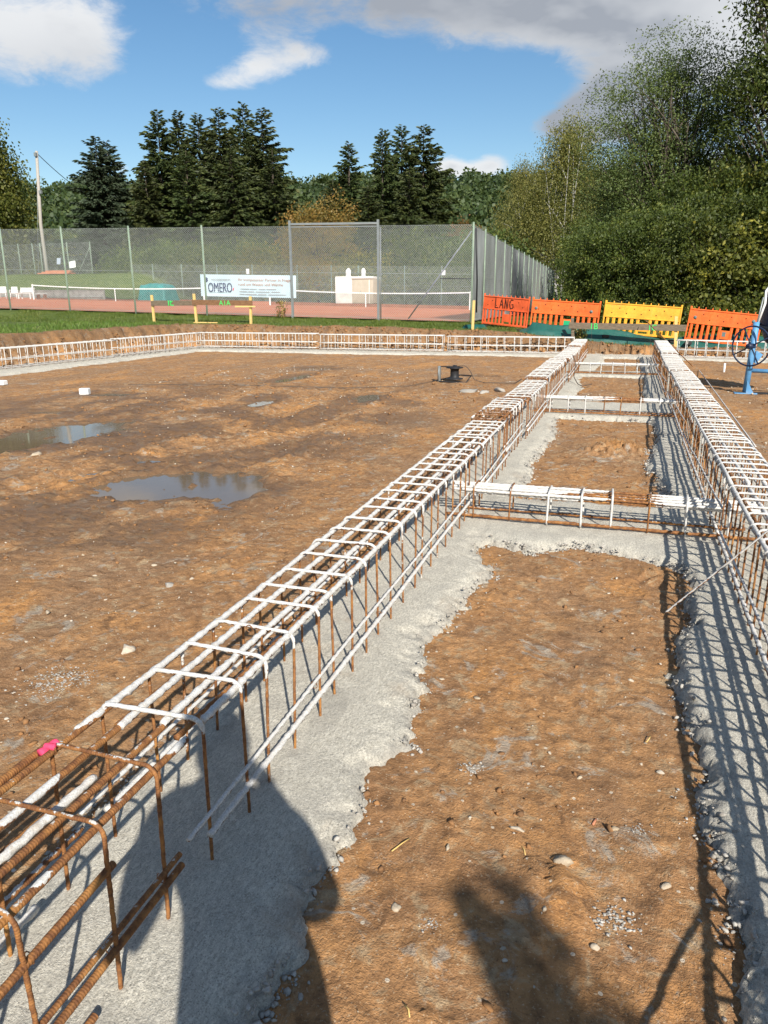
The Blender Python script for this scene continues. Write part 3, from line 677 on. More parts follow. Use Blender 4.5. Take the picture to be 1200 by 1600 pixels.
# right beam
def right_cage(label, y0, y1, near, dx=0, dz=0, hole=None):
    c = Cage(label, (XR+dx, 0, dz), 0); co = cv(*hole) if hole else .70
    for i, x in enumerate((-.15, -.05, .05, .15)): c.bar(x, .484, y0-.1+.04*i, y1+.1, .0088, co, near)
    c.bar(-.105, .45, y0, y1, .009, .1, near)  # lower bar kept dark too, standing for shade below the top bars
    for sx in (1, -1):
        c.bar(sx*.172, .30, y0, y1, .0075, .45, near, name='side_bar', z1=.17); c.bar(sx*.174, .13, y0, y1, .0095, .5, near, name='side_bar')
    ys = np.arange(y0+.03, y1, .155)
    c.stirrups(ys, SW['n_white'] if near else SW['white'])
    return c
right_cage('white topped rebar cage with thin steel rod leaning against it', .4, 4.9, True)
right_cage('white topped rebar cage with rusty legs opposite the long row, at first cross cage', 4.95, 8.6, False, .0, .008)
right_cage('white topped rebar cage between first and second cross cages, beside blue mixer side', 8.65, 12.6, False, .015, -.004, (9.0, 9.3))
right_cage('white topped rebar cage beside the blue mixer stand', 12.65, 16.2, False, -.01, .01, (15.8, 16.0))
right_cage('far white topped rebar cage ending at the plank marked 1C', 16.25, 20.9, False, .01, .03)
# low cross cages
def cross_cage(label, y, x0, x1, rusty, w=.24, z1=.25):
    c = Cage(label, (x0, y, .03), -math.pi/2); L = x1-x0
    n1, n2 = rusty
    f = lambda k: (lambda v: .92-.8*sstep(n1-.1, n1+.1, v+.15*k)*sstep(n2+.1, n2-.1, v))
    for i, (x, z) in enumerate(((-.105, .235), (-.04, .237), (.04, .237), (.105, .235), (.09, .215))): c.bar(x, z, -.15+.03*i, L+.15, .0088, f(i % 3), True)
    c.bar(.115, .045, -.12, L+.15, .0115, .05, True, .0); c.bar(-.115, .045, -.12, L+.1, .0115, .3, True)
    c.stirrups(np.arange(.12, L, .235), SW['cross'], .03)
cross_cage('low cross cage with rusty right half, first between the two long rows', 5.22, -1.05, .78, (1.0, 1.35))
cross_cage('low white cross cage, second between the two long rows', 10.62, -1.05, .72, (.95, 1.35))
cross_cage('low white cross cage, third between the two long rows', 16.45, -1.05, .7, (3, 4))
# cages round the far and left edge of the excavation
def edge_cage(label, a, b, z0=0.0, step=.24):
    a, b = np.array(a), np.array(b); d = b-a; L = float(np.hypot(*d)); c = Cage(label, (a[0], a[1], z0), math.atan2(-d[0], d[1]))
    for x in (-.14, 0, .14): c.bar(x, .487, 0, L, .012, lambda y: .75+.5*gnoise(y*.7, y*0+x*9, 3), False, 0, 6)
    for x in (-.155, .155): c.bar(x, .24, 0, L, .010, .75, False, 0, 6, 'side_bar'); c.bar(x, .06, 0, L, .010, .6, False, 0, 6, 'side_bar')
    c.stirrups(np.arange(.05, L, step), SW['far'], .05)
edge_cage('white rebar cage along far bank in front of the batten frame marked A1A', (-13.3, 21.6), (-9.2, 21.83), .06)
edge_cage('white rebar cage along far bank below the tall wire gate', (-9.1, 21.84), (-5.2, 22.05), .04)
edge_cage('white rebar cage along far bank running up to the long row', (-5.1, 22.06), (-1.45, 22.25), .02)
edge_cage('white rebar cage along left bank meeting the far corner', (-13.5, 17.6), (-13.3, 21.5), .05)
edge_cage('white rebar cage along left bank below the grass, away from the corner', (-13.85, 11.5), (-13.5, 17.5), .03)
edge_cage('white rebar cage along far bank behind the blue mixer', (1.3, 22.0), (6.2, 21.0), .0)
# loose bars
def rod(label, a, b, r, coat, name='steel_rod', sag=0.0):
    a, b = np.array(a), np.array(b); t = np.linspace(0, 1, 60)[:, None]; P = (b-a)*t; P[:, 2] -= sag*4*(t*(1-t))[:, 0]
    m = MB(); m.tube(P, r, 8, coat, True, 0, 1, .1); o = m.build(name, M['rebar'], None, tuple(a)); return tag(o, label, 'steel rod')
p0 = atz(1040, 957, .012); p1 = aty(1205, 826, 3.72)
rod('thin grey steel rod leaning from the soil onto right cage', p0, p1, .0055, .62)
p0 = aty(955, 500, 21.0); p1 = aty(1075, 618-38, 17.0)
rod('long dark bar slanting over far end of right cage', aty(1008, 500, 22.4), atz(1082, 572, .03), .012, .05)
rod('long thin rod lying along outer side of right cage', atz(1092, 578, .03), (1.08, 6.6, .42), .008, .5)
rod('unseen rusty bar propped beside the photographer against the right cage for its thin shadow', (0.0, .9, .0), (.83, 1.10, .632), .008, .1)  # out-of-view bar, posed so its thin shadow crosses the foreground soil

# ------------------------------------------------------------------ text helper
def text_mesh(s, size, name='lettering', squeeze=1.0, extrude=.002):
    cu = bpy.data.curves.new(name, 'FONT'); cu.body = s; cu.size = size; cu.extrude = extrude; cu.align_x = 'LEFT'
    o = bpy.data.objects.new(name, cu); COL.objects.link(o); bpy.context.view_layer.update()
    me = bpy.data.meshes.new_from_object(o.evaluated_get(bpy.context.evaluated_depsgraph_get())); COL.objects.unlink(o); bpy.data.objects.remove(o); bpy.data.curves.remove(cu)
    V = np.empty(len(me.vertices)*3); me.vertices.foreach_get('co', V); V = V.reshape(-1, 3); V[:, 0] *= squeeze
    V = np.stack([V[:, 0], -V[:, 2], V[:, 1]], 1); me.vertices.foreach_set('co', V.astype(np.float32).ravel()); me.update(); me.name = name
    return me                         # upright, facing -Y
def stroke_text(strokes, r, m):         # hand-painted strokes on a -Y face
    for s in strokes:
        P = np.array([(x, 0, z) for x, z in s], float)
        Q = np.concatenate([np.linspace(P[i], P[i+1], 5)[:-1] for i in range(len(P)-1)]+[P[-1:]])
        m.tube(Q, r, 5)
# ------------------------------------------------------------------ tennis fences
def courtz(X): return .70-.021*X
def chain_link(m, a, b, zf, h, pitch=.075, r=.0018):
    a, b = np.array(a, float), np.array(b, float); L = np.hypot(*(b-a)); u = (b-a)/L
    s0 = np.arange(-h, L, pitch)
    V = []; F = []; n = 0
    for sgn in (1, -1):
        for s in s0:
            lo, hi = max(s, 0), min(s+h, L)
            if hi-lo < .05: continue
            za, zb = (lo-s, hi-s) if sgn > 0 else (h-(lo-s), h-(hi-s))
            p = np.array([a[0]+u[0]*lo, a[1]+u[1]*lo, zf(lo)+za]); q = np.array([a[0]+u[0]*hi, a[1]+u[1]*hi, zf(hi)+zb])
            off = np.array([-u[1], u[0], 0])*r*sgn
            nn = np.array([u[0]*-.7071*sgn, u[1]*-.7071*sgn, .7071])*r
            oo = np.array([-u[1], u[0], 0])*r
            for e in (p, q):
                V += [e+off+nn, e+off-nn*.5+oo*.87, e+off-nn*.5-oo*.87]
            F += [(n, n+1, n+4, n+3), (n+1, n+2, n+5, n+4), (n+2, n, n+3, n+5)]; n += 6
    m.add(np.array(V), F)
def fence(name, label, a, b, zf, h, post_s, mesh_h=None, pr=.03, wire_r=.0018, pitch=.075, netting=False, pm='green_post', lean=0, rails=()):
    a, b = np.array(a, float), np.array(b, float); L = float(np.hypot(*(b-a))); u = (b-a)/L
    root = thing(name, label, 'fence', (a[0], a[1], zf(0)))
    o3 = np.array([a[0], a[1], zf(0)])
    def at(s, z): return np.array([a[0]+u[0]*s, a[1]+u[1]*s, zf(s)+z])-o3
    for s in post_s:
        m = MB(); m.tube([at(s, -.3), at(s, h*.5), at(s, h+.06)], pr, 8); m.lathe([(pr*1.15, h+.055), (pr*1.1, h+.075), (.002, h+.09)], 8, Matrix.Translation(Vector(at(s, 0))))
        m.build('post', M[pm], root)
    m = MB(); chain_link(m, a, b, zf, h, pitch, wire_r); o = m.build('wire_mesh', M['wire'], root, tuple(-o3)); tag(o, kind='stuff')
    for z in (0.06, h*.5, h):
        m = MB(); m.tube([at(s, z) for s in np.linspace(0, L, 12)], .004, 4); m.build('tension_wire', M['wire'], root)
    return root, at
FY = 26.0
def fx(px): return float(aty(px, 420, FY)[0])
def zc(x0, sg): return lambda s: courtz(x0+sg*s)
X0, X1 = fx(-180), fx(738)
posts = [fx(p)-X0 for p in (-100, 8, 102, 206, 319, 738)]
root, at = fence('wire_fence', 'tall wire mesh fence of the tennis court with green posts facing the excavation', (X0, FY), (X1, FY), zc(X0, 1), 3.15, posts, pr=.036, wire_r=.0033, pitch=.08)
gl, gr_ = fx(455)-X0, fx(591)-X0
for s in (gl, gr_):
    m = MB(); m.box(at(s, 1.6), (.075, .075, 3.5)); m.build('gate_post', M['galv'], root)
m = MB(); m.box(at((gl+gr_)/2, 3.23), (gr_-gl-.08, .07, .07), roty(.02)); m.box(at((gl+gr_)/2, 3.13), (gr_-gl-.08, .04, .035), roty(.02)); m.build('gate_beam', M['galv'], root)
m = MB(); m.tube([at(gr_+.09, .0), at(gr_+.09, 3.1)], .022, 8); m.build('gate_frame', M['galv'], root)
m = MB(); m.box(at(gr_+.05, 1.55), (.16, .05, .06)); m.tube([at(gr_+.02, 1.55)+np.array([0, -.03, 0]), at(gr_+.02, 1.55)+np.array([-.02, -.1, .02]), at(gr_+.02, 1.55)+np.array([-.14, -.1, .03])], .012, 6); m.build('gate_latch', M['galv'], root)
cs = fx(738)-X0
m = MB(); m.tube([at(cs-.06, 2.95), at(cs-2.25, .05)], .022, 8); m.build('brace', M['galv'], root)
m = MB(); m.tube([at(cs-1.12, 1.42), at(cs+.0, 1.42)], .014, 6); m.build('brace', M['black'], root)
# side fence with grey windbreak netting
SX = -.036
sx0, sy0 = X1+.02, FY+.05; sx1, sy1 = X1+SX*48, FY+48
zs = lambda s: courtz(X1)
root, at = fence('netting_fence', 'long side fence hung with grey windbreak netting behind orange barrier', (sx0, sy0), (sx1, sy1), zs, 3.15, [3.0*i+2.6 for i in range(15)], pr=.034, pitch=.16, wire_r=.002)
nx, nz = 240, 14; S = np.linspace(.05, 47.9, nx); Z = np.linspace(.0, 3.12, nz)
SS, ZZ = np.meshgrid(S, Z)
off = .05+.035*np.sin(SS*2.1+.6*np.sin(SS*.7))*(.4+.6*np.sin(ZZ/3.12*math.pi))+.02*np.sin(SS*5.3+ZZ)
d = np.array([sx1-sx0, sy1-sy0]); d /= np.hypot(*d)
V = np.stack([d[0]*SS-d[1]*off*-1*-1, d[1]*SS+d[0]*off*0, ZZ+.02], -1).reshape(-1, 3); V[:, 0] += 0
i = np.arange(nx*nz).reshape(nz, nx); F = np.stack([i[:-1, :-1], i[:-1, 1:], i[1:, 1:], i[1:, :-1]], -1).reshape(-1, 4)
obj('netting', mesh_np('netting', V, F), M['netting'], root)
m = MB(); m.tube([at(.06, 3.05)+np.array([.05, 0, 0]), at(.55, 1.4)+np.array([.06, 0, 0]), at(.62, .3)+np.array([.06, 0, 0])], .03, 6); m.build('rolled_edge', M['black'], root)
# back fence and upper left fence
BY = 63.2
def bx(px): return float(aty(px, 440, BY)[0])
b0, b1 = bx(205), bx(745)
fence('wire_fence', 'wire fence at the back of the courts behind the white hut', (b0, BY), (b1, BY), zc(b0, 1), 3.1, [bx(p)-b0 for p in (208, 240, 285, 340, 395, 465, 518, 560, 632, 690, 742)], pr=.045, pitch=.16, wire_r=.004)
b2 = [bx(p) for p in (620, 650, 690, 735)]
# ------------------------------------------------------------------ grass terrace on the left with its own fence, wall, boards
def tz(x, y, Y): return aty(x, y, Y)
TY = 54.0
tl, tr = float(aty(-160, 450, TY)[0]), float(aty(196, 450, TY)[0])
Xg, Yg, F = grid(np.linspace(tl, tr, 70), np.linspace(TY, TY+26, 24))
u = (tr-Xg)/(tr-tl); prof = sstep(0, .22, u)
zt = 1.7+(.55+1.75*sstep(0, 9, Yg-TY)*1.0)*prof+.05*fbm(Xg*.5, Yg*.5, 5, 3)
tag(obj('grass_terrace', mesh_np('grass_terrace', np.stack([Xg, Yg, zt-.1*(1-prof)], 1), F), M['grassg']), kind='structure')
def terz(X, Y): return 1.7+(.55+1.75*float(sstep(0, 9, np.array(Y-TY))))*float(sstep(0, .22, np.array((tr-X)/(tr-tl))))
w = thing('retaining_wall', 'low grey concrete wall below the grass terrace behind white chairs', 'wall', (tl, TY-.15, 1.4))
n = 9; bw = (tr-2.0-tl)/n
for k in range(n):
    m = MB(); m.box((bw*(k+.5), 0, .42), (bw-.03, .2, .95), None, .015); m.build('wall_panel', M['concwall'], w)
m = MB(); m.box((bw*n/2, -.02, .93), (bw*n, .28, .07), None, .01); m.build('coping', M['concwall'], w)
m = MB(); m.tube([(bw*3.2, -.25, .45), (bw*n, -.25, .42)], .03, 6); m.build('handrail', M['galv'], w)
for k in range(5): m = MB(); m.tube([(bw*(3.3+1.3*k), -.25, 0), (bw*(3.3+1.3*k), -.25, .46)], .025, 6); m.build('rail_post', M['green_post'], w)
uy = TY+9
q0, q1 = float(aty(-120, 400, uy)[0]), float(aty(143, 400, uy)[0])
uz = lambda s: 3.75
root, at = fence('wire_fence', 'wire fence with brace standing on the grass terrace above the wall', (q0, uy), (q1, uy), uz, 3.1, [float(aty(p, 400, uy)[0])-q0 for p in (-60, 6, 30, 52, 64, 106, 142)], pr=.045, pitch=.16, wire_r=.0035)
m = MB(); m.tube([at(q1-q0, 2.8), at(q1-q0-1.9, .1)], .03, 6); m.build('brace', M['green_post'], root)
pb = thing('plank_stack', 'orange planks lying flat on the grass terrace', 'planks', (float(aty(92, 420, uy-1.2)[0]), uy-1.2, terz(aty(92, 420, uy-1.2)[0], uy-1.2)))
for k in range(4): m = MB(); m.box((-.5+.25*k, -.2+.12*k, .1+.11*k*(k < 3)), (3.6-.3*k, .3, .1), rotz(.01*k), .01); m.build('plank', M['brick'], pb)
for nm, px_, py_, w_, h_, mt, lb, rz_ in (('leaning_board', 91, 408, .42, .58, 'bluegrey', 'blue grey board leaning on the orange planks', 0), ('leaning_board', 113, 413, .72, .62, 'white', 'white board lying tilted on the orange planks', .14)):
    p = aty(px_, py_, uy-1.6); t = thing(nm, lb, 'board', (p[0], p[1], p[2]-h_/2)); t.rotation_euler = (-.2, rz_*-1, 0)
    m = MB(); m.box((0, 0, h_/2), (w_, .03, h_), None, .006); m.build('panel', M[mt], t); m = MB(); m.box((0, .03, h_/2), (w_*.9, .03, .05)); m.box((0, .03, h_*.2), (w_*.9, .03, .05)); m.build('batten', M['batten'], t)
# ------------------------------------------------------------------ tennis nets, chairs, bench, roller cover, hut
def tennis_net(label, pxa, pxb, Y):
    xa, xb = float(aty(pxa, 450, Y)[0]), float(aty(pxb, 450, Y)[0]); L = xb-xa; z0, z1 = courtz(xa), courtz(xb)
    t = thing('tennis_net', label, 'tennis net', (xa, Y, z0)); dz = z1-z0
    for s, z in ((0, 0), (L, dz)):
        m = MB(); m.box((s, 0, z+.54), (.09, .09, 1.1), None, .01); m.build('net_post', M['white'], t)
    top = lambda s: 1.06-.14*(1-((s-L/2)/(L/2))**2)+dz*s/L
    S = np.linspace(0.05, L-.05, 30)
    V = np.concatenate([np.stack([S, 0*S, [top(s)-.06 for s in S]], 1), np.stack([S, 0*S, [.04+dz*s/L for s in S]], 1)])
    F = [(i, i+1, 30+i+1, 30+i) for i in range(29)]
    m = MB(); m.add(V, F); m.build('net_mesh', M['tnet'], t)
    m = MB()
    for i in range(29):
        a, b = S[i], S[i+1]; m.add(np.array([(a, -.012, top(a)-.07), (b, -.012, top(b)-.07), (b, -.012, top(b)), (a, -.012, top(a)), (a, .012, top(a)-.07), (b, .012, top(b)-.07), (b, .012, top(b)), (a, .012, top(a))]), [(0, 1, 2, 3), (5, 4, 7, 6), (3, 2, 6, 7), (1, 0, 4, 5)])
    m.build('net_tape', M['white'], t)
    m = MB(); m.box((L/2, -.02, .46+dz/2), (.06, .02, .9)); m.build('centre_strap', M['white'], t)
tennis_net('tennis net with white tape beside the white chairs', 51, 318, 46.5)
tennis_net('tennis net with white tape passing before the white hut', 421, 735, 46.5)
def plastic_chair(label, px_, Y, rz):
    x = float(aty(px_, 460, Y)[0]); t = thing('plastic_chair', label, 'chair', (x, Y, courtz(x)), rz, 'white chairs by the court')
    m = MB(); m.box((0, 0, .42), (.46, .46, .035), None, .012); m.build('seat', M['white'], t)
    m = MB(); m.box((0, .24, .66), (.44, .03, .46), rotx(-.2), .012); m.build('backrest', M['white'], t)
    for sx in (-1, 1):
        m = MB(); m.tube([(sx*.24, .22, .64), (sx*.26, 0, .66), (sx*.25, -.2, .63), (sx*.23, -.24, .4)], .022, 6); m.build('armrest', M['white'], t)
        for sy in (-1, 1):
            m = MB(); m.tube([(sx*.2, sy*.19, .42), (sx*.24, sy*.26, 0)], .024, 6); m.build('leg', M['white'], t)
plastic_chair('white plastic armchair beside the bench by the net', 22, 47.5, .5); plastic_chair('white plastic armchair at the outer end, away from the bench', 5, 47.3, .6)
x = float(aty(40, 460, 47.8)[0]); t = thing('court_bench', 'white slatted bench beside the tennis net post', 'bench', (x, 47.8, courtz(x)))
for k in range(3): m = MB(); m.box((0, .22+.03*k, .55+.12*k), (1.35, .03, .09), None, .006); m.build('back_slat', M['white'], t)
for k in range(3): m = MB(); m.box((0, -.16+.14*k, .43), (1.35, .11, .035), None, .006); m.build('seat_slat', M['white'], t)
for sx in (-1, 1): m = MB(); m.box((sx*.55, -.15, .21), (.06, .06, .42)); m.box((sx*.55, .2, .42), (.06, .06, .84)); m.build('leg', M['white'], t)
x = float(aty(60, 470, 47.2)[0]); t = thing('court_bench', 'small low table seat right of the white bench', 'bench', (x, 47.6, courtz(x)))
m = MB(); m.box((0, 0, .4), (.8, .35, .05), None, .006); m.build('seat_slat', M['white'], t)
for sx in (-1, 1): m = MB(); m.box((sx*.3, 0, .19), (.07, .3, .38)); m.build('leg', M['brick'], t)
x = float(aty(248, 470, 55)[0]); cw = 2.7
t = thing('covered_roller', 'teal tarpaulin draped over a low frame beside the court', 'tarpaulin', (x, 55, courtz(x)))
Xg, Yg, F = grid(np.linspace(-cw/2, cw/2, 40), np.linspace(-1.1, 1.1, 20)); e = np.minimum(cw/2-np.abs(Xg), 1.1-np.abs(Yg))
zt = 1.35*sstep(0, .28, e)*(1-.1*np.abs(Xg))+.06*fbm(Xg*2, Yg*2, 8, 3)*sstep(0, .2, e); Xs = Xg*(1+.03*fbm(Yg*3, Xg*2, 9, 2))
obj('cover', mesh_np('cover', np.stack([Xs, Yg, zt], 1), F), M['teal'], t)
for sx in (-1, 1): m = MB(); m.tube([(sx*.8, -.8, 0), (sx*.8, -.8, 1.1), (sx*.8, .8, 1.1), (sx*.8, .8, 0)], .03, 6); m.build('frame', M['galv'], t)
hx0, hx1 = float(aty(524, 460, 60)[0]), float(aty(583, 460, 60)[0]); hw = hx1-hx0; hz = courtz(hx0)
t = thing('court_hut', 'white hut with beige door panel and two domed roof vents on the clay court', 'hut', (hx0, 60, hz))
m = MB(); m.box((hw*.22, 1.0, 1.08), (hw*.44, 2.0, 2.16), None, .03); m.build('wall', M['hutwhite'], t)
m = MB(); m.box((hw*.72, 1.03, 1.0), (hw*.555, 2.0, 2.0), None, .02); m.build('side_wall', M['hutbeige'], t)
m = MB(); m.box((hw*.72, .96, 2.06), (hw*.57, 2.1, .17), None, .02); m.build('roof_edge', M['hutwhite'], t)
m = MB(); m.box((hw*.60, .01, .95), (.7, .05, 1.75), None, .01); o = m.build('door', M['hutbeige'], t); m = MB(); m.box((hw*.60+.26, -.03, .95), (.05, .06, .12)); m.build('door_handle', M['galv'], o)
m = MB(); m.box((hw*.9, .0, .95), (.05, .06, 1.9)); m.build('corner_strip', M['hutwhite'], t)
for f_, s_ in ((.3, 1.0), (.70, .85)):
    m = MB(); m.lathe([(.21*s_, 2.1), (.21*s_, 2.4), (.23*s_, 2.42), (.23*s_, 2.5), (.2*s_, 2.66), (.12*s_, 2.78), (.01, 2.83)], 12, Matrix.Translation((hw*f_, .5, 0))); m.build('roof_vent', M['white'], t)
m = MB(); m.box((0, 0, 0), (.3, .03, .45)); p = aty(387, 424, BY-.1); tag(m.build('small_sign', M['white'], None, tuple(p)), 'small white plate on the back fence above the banner', 'sign')
m = MB(); m.box((0, 0, 0), (.32, .03, .4), rotz(.1)); p = aty(693, 426, BY-.1); tag(m.build('small_sign', M['white'], None, tuple(p)), 'small white plate on the back fence near the slanting brace', 'sign')
# ------------------------------------------------------------------ banner on the fence
pa, pb_ = aty(312, 429, FY+.08), aty(463, 461, FY+.08); bw, bh = pb_[0]-pa[0], pa[2]-pb_[2]+.03
t = thing('fence_banner', 'pale blue advertising banner with dark blue and orange lettering on the tennis fence', 'banner', (pa[0], FY+.08, pb_[2]-.02))
t.rotation_euler = (0, .022, 0)
Xg, Zg, F = grid(np.linspace(0, bw, 40), np.linspace(0, bh, 10)); obj('sheet', mesh_np('sheet', np.stack([Xg, .012*np.sin(Xg*3)+.008*np.sin(Zg*5+Xg), Zg], 1), F), M['banner'], t)
def put(me, mt, x, z, y=-.03, nm='lettering', par=t): return obj(nm, me, M[mt], par, (x, y, z))
fit = lambda me, wid: me
def put_fit(s, mt, x, z, wid, hgt, y=-.03):
    me = text_mesh(s, 1.0); V = np.empty(len(me.vertices)*3); me.vertices.foreach_get('co', V); V = V.reshape(-1, 3)
    V[:, 0] = (V[:, 0]-V[:, 0].min())*wid/np.ptp(V[:, 0]); V[:, 2] = V[:, 2]*hgt/.72; V[:, 1] *= 1
    me.vertices.foreach_set('co', V.astype(np.float32).ravel()); me.update(); return put(me, mt, x, z, y)
put_fit('OMERO', 'ink_blue', bw*.085, bh*.2, bw*.255, bh*.44).scale = (1, 1, 1)
o = put_fit('OMERO', 'ink_blue', bw*.088, bh*.2, bw*.255, bh*.44, -.032)
put_fit('MEISTERBETRIEB IM', 'ink_grey', bw*.125, bh*.72, bw*.20, bh*.085)
put_fit('Ihr kompetenter Partner in Fragen', 'ink_orange', bw*.41, bh*.72, bw*.555, bh*.125)
put_fit('rund um Wasser und Wärme', 'ink_orange', bw*.41, bh*.51, bw*.46, bh*.13)
for zf_, segs in ((.36, ((.43, .52), (.53, .60), (.62, .69), (.70, .80))), (.24, ((.42, .50), (.51, .57), (.59, .73), (.75, .84))), (.12, ((.42, .47), (.48, .60), (.61, .70), (.72, .90)))):
    m = MB()
    for a_, b_ in segs: m.box((bw*(a_+b_)/2, -.03, bh*zf_), (bw*(b_-a_), .004, .022))
    m.build('small_print', M['ink_grey'], t)
m = MB(); m.add(np.array([(bw*.055, -.03, bh*.62), (bw*.085, -.03, bh*.68), (bw*.085, -.03, bh*.82), (bw*.068, -.03, bh*.88), (bw*.055, -.03, bh*.8)]), [(0, 1, 2, 3, 4)]); m.add(np.array([(bw*.052, -.03, bh*.45), (bw*.06, -.03, bh*.45), (bw*.062, -.03, bh*.62), (bw*.054, -.03, bh*.62)]), [(0, 1, 2, 3)]); m.build('emblem', M['ink_blue'], t)
m = MB(); m.add(np.array([(bw*.352, -.03, bh*.25), (bw*.366, -.03, bh*.4), (bw*.36, -.03, bh*.42), (bw*.345, -.03, bh*.33)]), [(0, 1, 2, 3)]); m.build('emblem', M['pink'], t)
# ------------------------------------------------------------------ batter boards
def post(t, p, ztop, w=.07, mt='batten', lean=0):
    m = MB(); P0 = np.array([p[0], p[1], p[2]-.25]); m.box((P0+np.array([p[0]+lean, p[1], ztop]))/2, (w, w, ztop-P0[2]), roty(math.atan2(lean, ztop-p[2])), .005); return m.build('stake', M[mt], t)
def local(p, o): return np.array(p)-np.array(o)
ya = 23.15; o3 = aty(306, 497, ya)
t = thing('batter_board', 'yellow stakes carrying brown boards with green letters A1A in front of the court', 'batter board', tuple(o3))
for (bp, tp) in (((241, 502), (237, 461)), ((307, 500), (303, 459)), ((392, 503), (391, 463))):
    b_, tp_ = local(aty(*bp, ya), o3), local(aty(*tp, ya), o3); post(t, b_, tp_[2], .075, 'batten', tp_[0]-b_[0])
def board(t, a, b, th, hh, mt, y=-.06):
    a, b = np.array(a), np.array(b); m = MB(); L = np.hypot(b[0]-a[0], b[2]-a[2]); m.box((0, 0, 0), (L, th, hh), None, .004); o = m.build('board', M[mt], t, tuple((a+b)/2+np.array([0, y, 0]))); o.rotation_euler = (0, -math.atan2(b[2]-a[2], b[0]-a[0]), 0); return o
a_, b_ = local(aty(238, 474, ya), o3), local(aty(306, 473.5, ya), o3); bo = board(t, a_, b_, .03, .17, 'oldplank', -.07)
m = MB(); G1 = [[(0, 0), (0, .17)], [(.10, .15), (.06, .08), (.10, .02), (.17, .02)]]; stroke_text([[(x-.35+.1, z-.09) for x, z in s] for s in [[(0, 0), (0, .18)], [(.08, .18), (.08, .02), (.2, .02)], [(.08, .1), (.16, .16)]]], .02, m); o = m.build('lettering', M['ink_green'], bo, (.1, -.03, 0))
a_, b_ = local(aty(302, 472.5, ya), o3), local(aty(396, 473.5, ya), o3); bo = board(t, a_, b_, .03, .17, 'plank', -.075)
put_fit('A1A', 'ink_green', 0, 0, .44, .17, 0); L_ = bpy.data.objects[-1] if False else None
for ob in [k for k in COL.objects if k.name.startswith('lettering')][-1:]: ob.parent = bo; ob.location = (-.1, -.022, -.085); ob.data.transform(Matrix.Translation((0, 0, 0)))
p0, p1 = aty(368, 479, ya-.1), aty(398, 479, ya-.1)
m = MB(); m.box((0, 0, 0), (.72, .05, .05), rotz(.1), .004); o = m.build('clamp_lath', M['batten'], t, tuple(local((p0+p1)/2, o3)))
for k, (xx, rr, ln) in enumerate(((312, .15, .5), (322, -.05, .7))):
    p = aty(xx, 500, 22.95); m = MB(); m.box((0, 0, 0), (ln, .06, .035), rotz(rr), .004); o = m.build('offcut_lath', M['batten'], None, (p[0], 23.0+.1*k, float(G(p[0], 23.0+.1*k))+.06)); tag(o, ('short yellow lath offcut lying in the grass under the A1A board', 'yellow lath lying in grass beside the short offcut', 'long thin yellow lath lying in grass below the A1A board')[k], 'lath')
# single yellow stake by the first barrier
p = aty(739, 510, 23.1); m = MB(); m.box((0, 0, .3), (.075, .075, 1.0), roty(.02), .006); tag(m.build('wooden_stake', M['batten'], None, (p[0], 23.1, float(aty(739, 509, 23.1)[2])-.05)), 'single yellow wooden stake standing in grass by the orange barrier', 'stake')
# right batter board with 1B and 1C
yb = 22.75; o3 = aty(897, 532, yb)
t = thing('batter_board', 'weathered board with green marks 1B and 1C across the two beam ends', 'batter board', tuple(o3))
for bp, tp, mt in (((896, 540), (895, 497), 'oldplank'), ((1056, 545), (1057, 494), 'batten')):
    b_, tp_ = local(aty(*bp, yb), o3), local(aty(*tp, yb), o3); post(t, b_, tp_[2], .085, mt, tp_[0]-b_[0])
a_, b_ = local(aty(889, 508.5, yb), o3), local(aty(1072, 512.5, yb), o3); bo = board(t, a_, b_, .035, .175, 'oldplank', -.07)
Lb = np.hypot(b_[0]-a_[0], b_[2]-a_[2])
for s_, px_ in (('1B', 925), ('1C', 1016)):
    put_fit(s_, 'ink_green', 0, 0, .19, .17, 0)
    for ob in [k for k in COL.objects if k.name.startswith('lettering')][-1:]: ob.parent = bo; ob.location = (-Lb/2+Lb*(px_-889)/183.0, -.026, -.085)
for px_ in (925, 1018):
    m = MB(); a3 = local(aty(px_, 515, yb), o3); m.tube([a3+np.array([0, -.1, 0]), a3+np.array([0, -.1, -.5])], .003, 4); m.build('string_line', M['rope'], t)
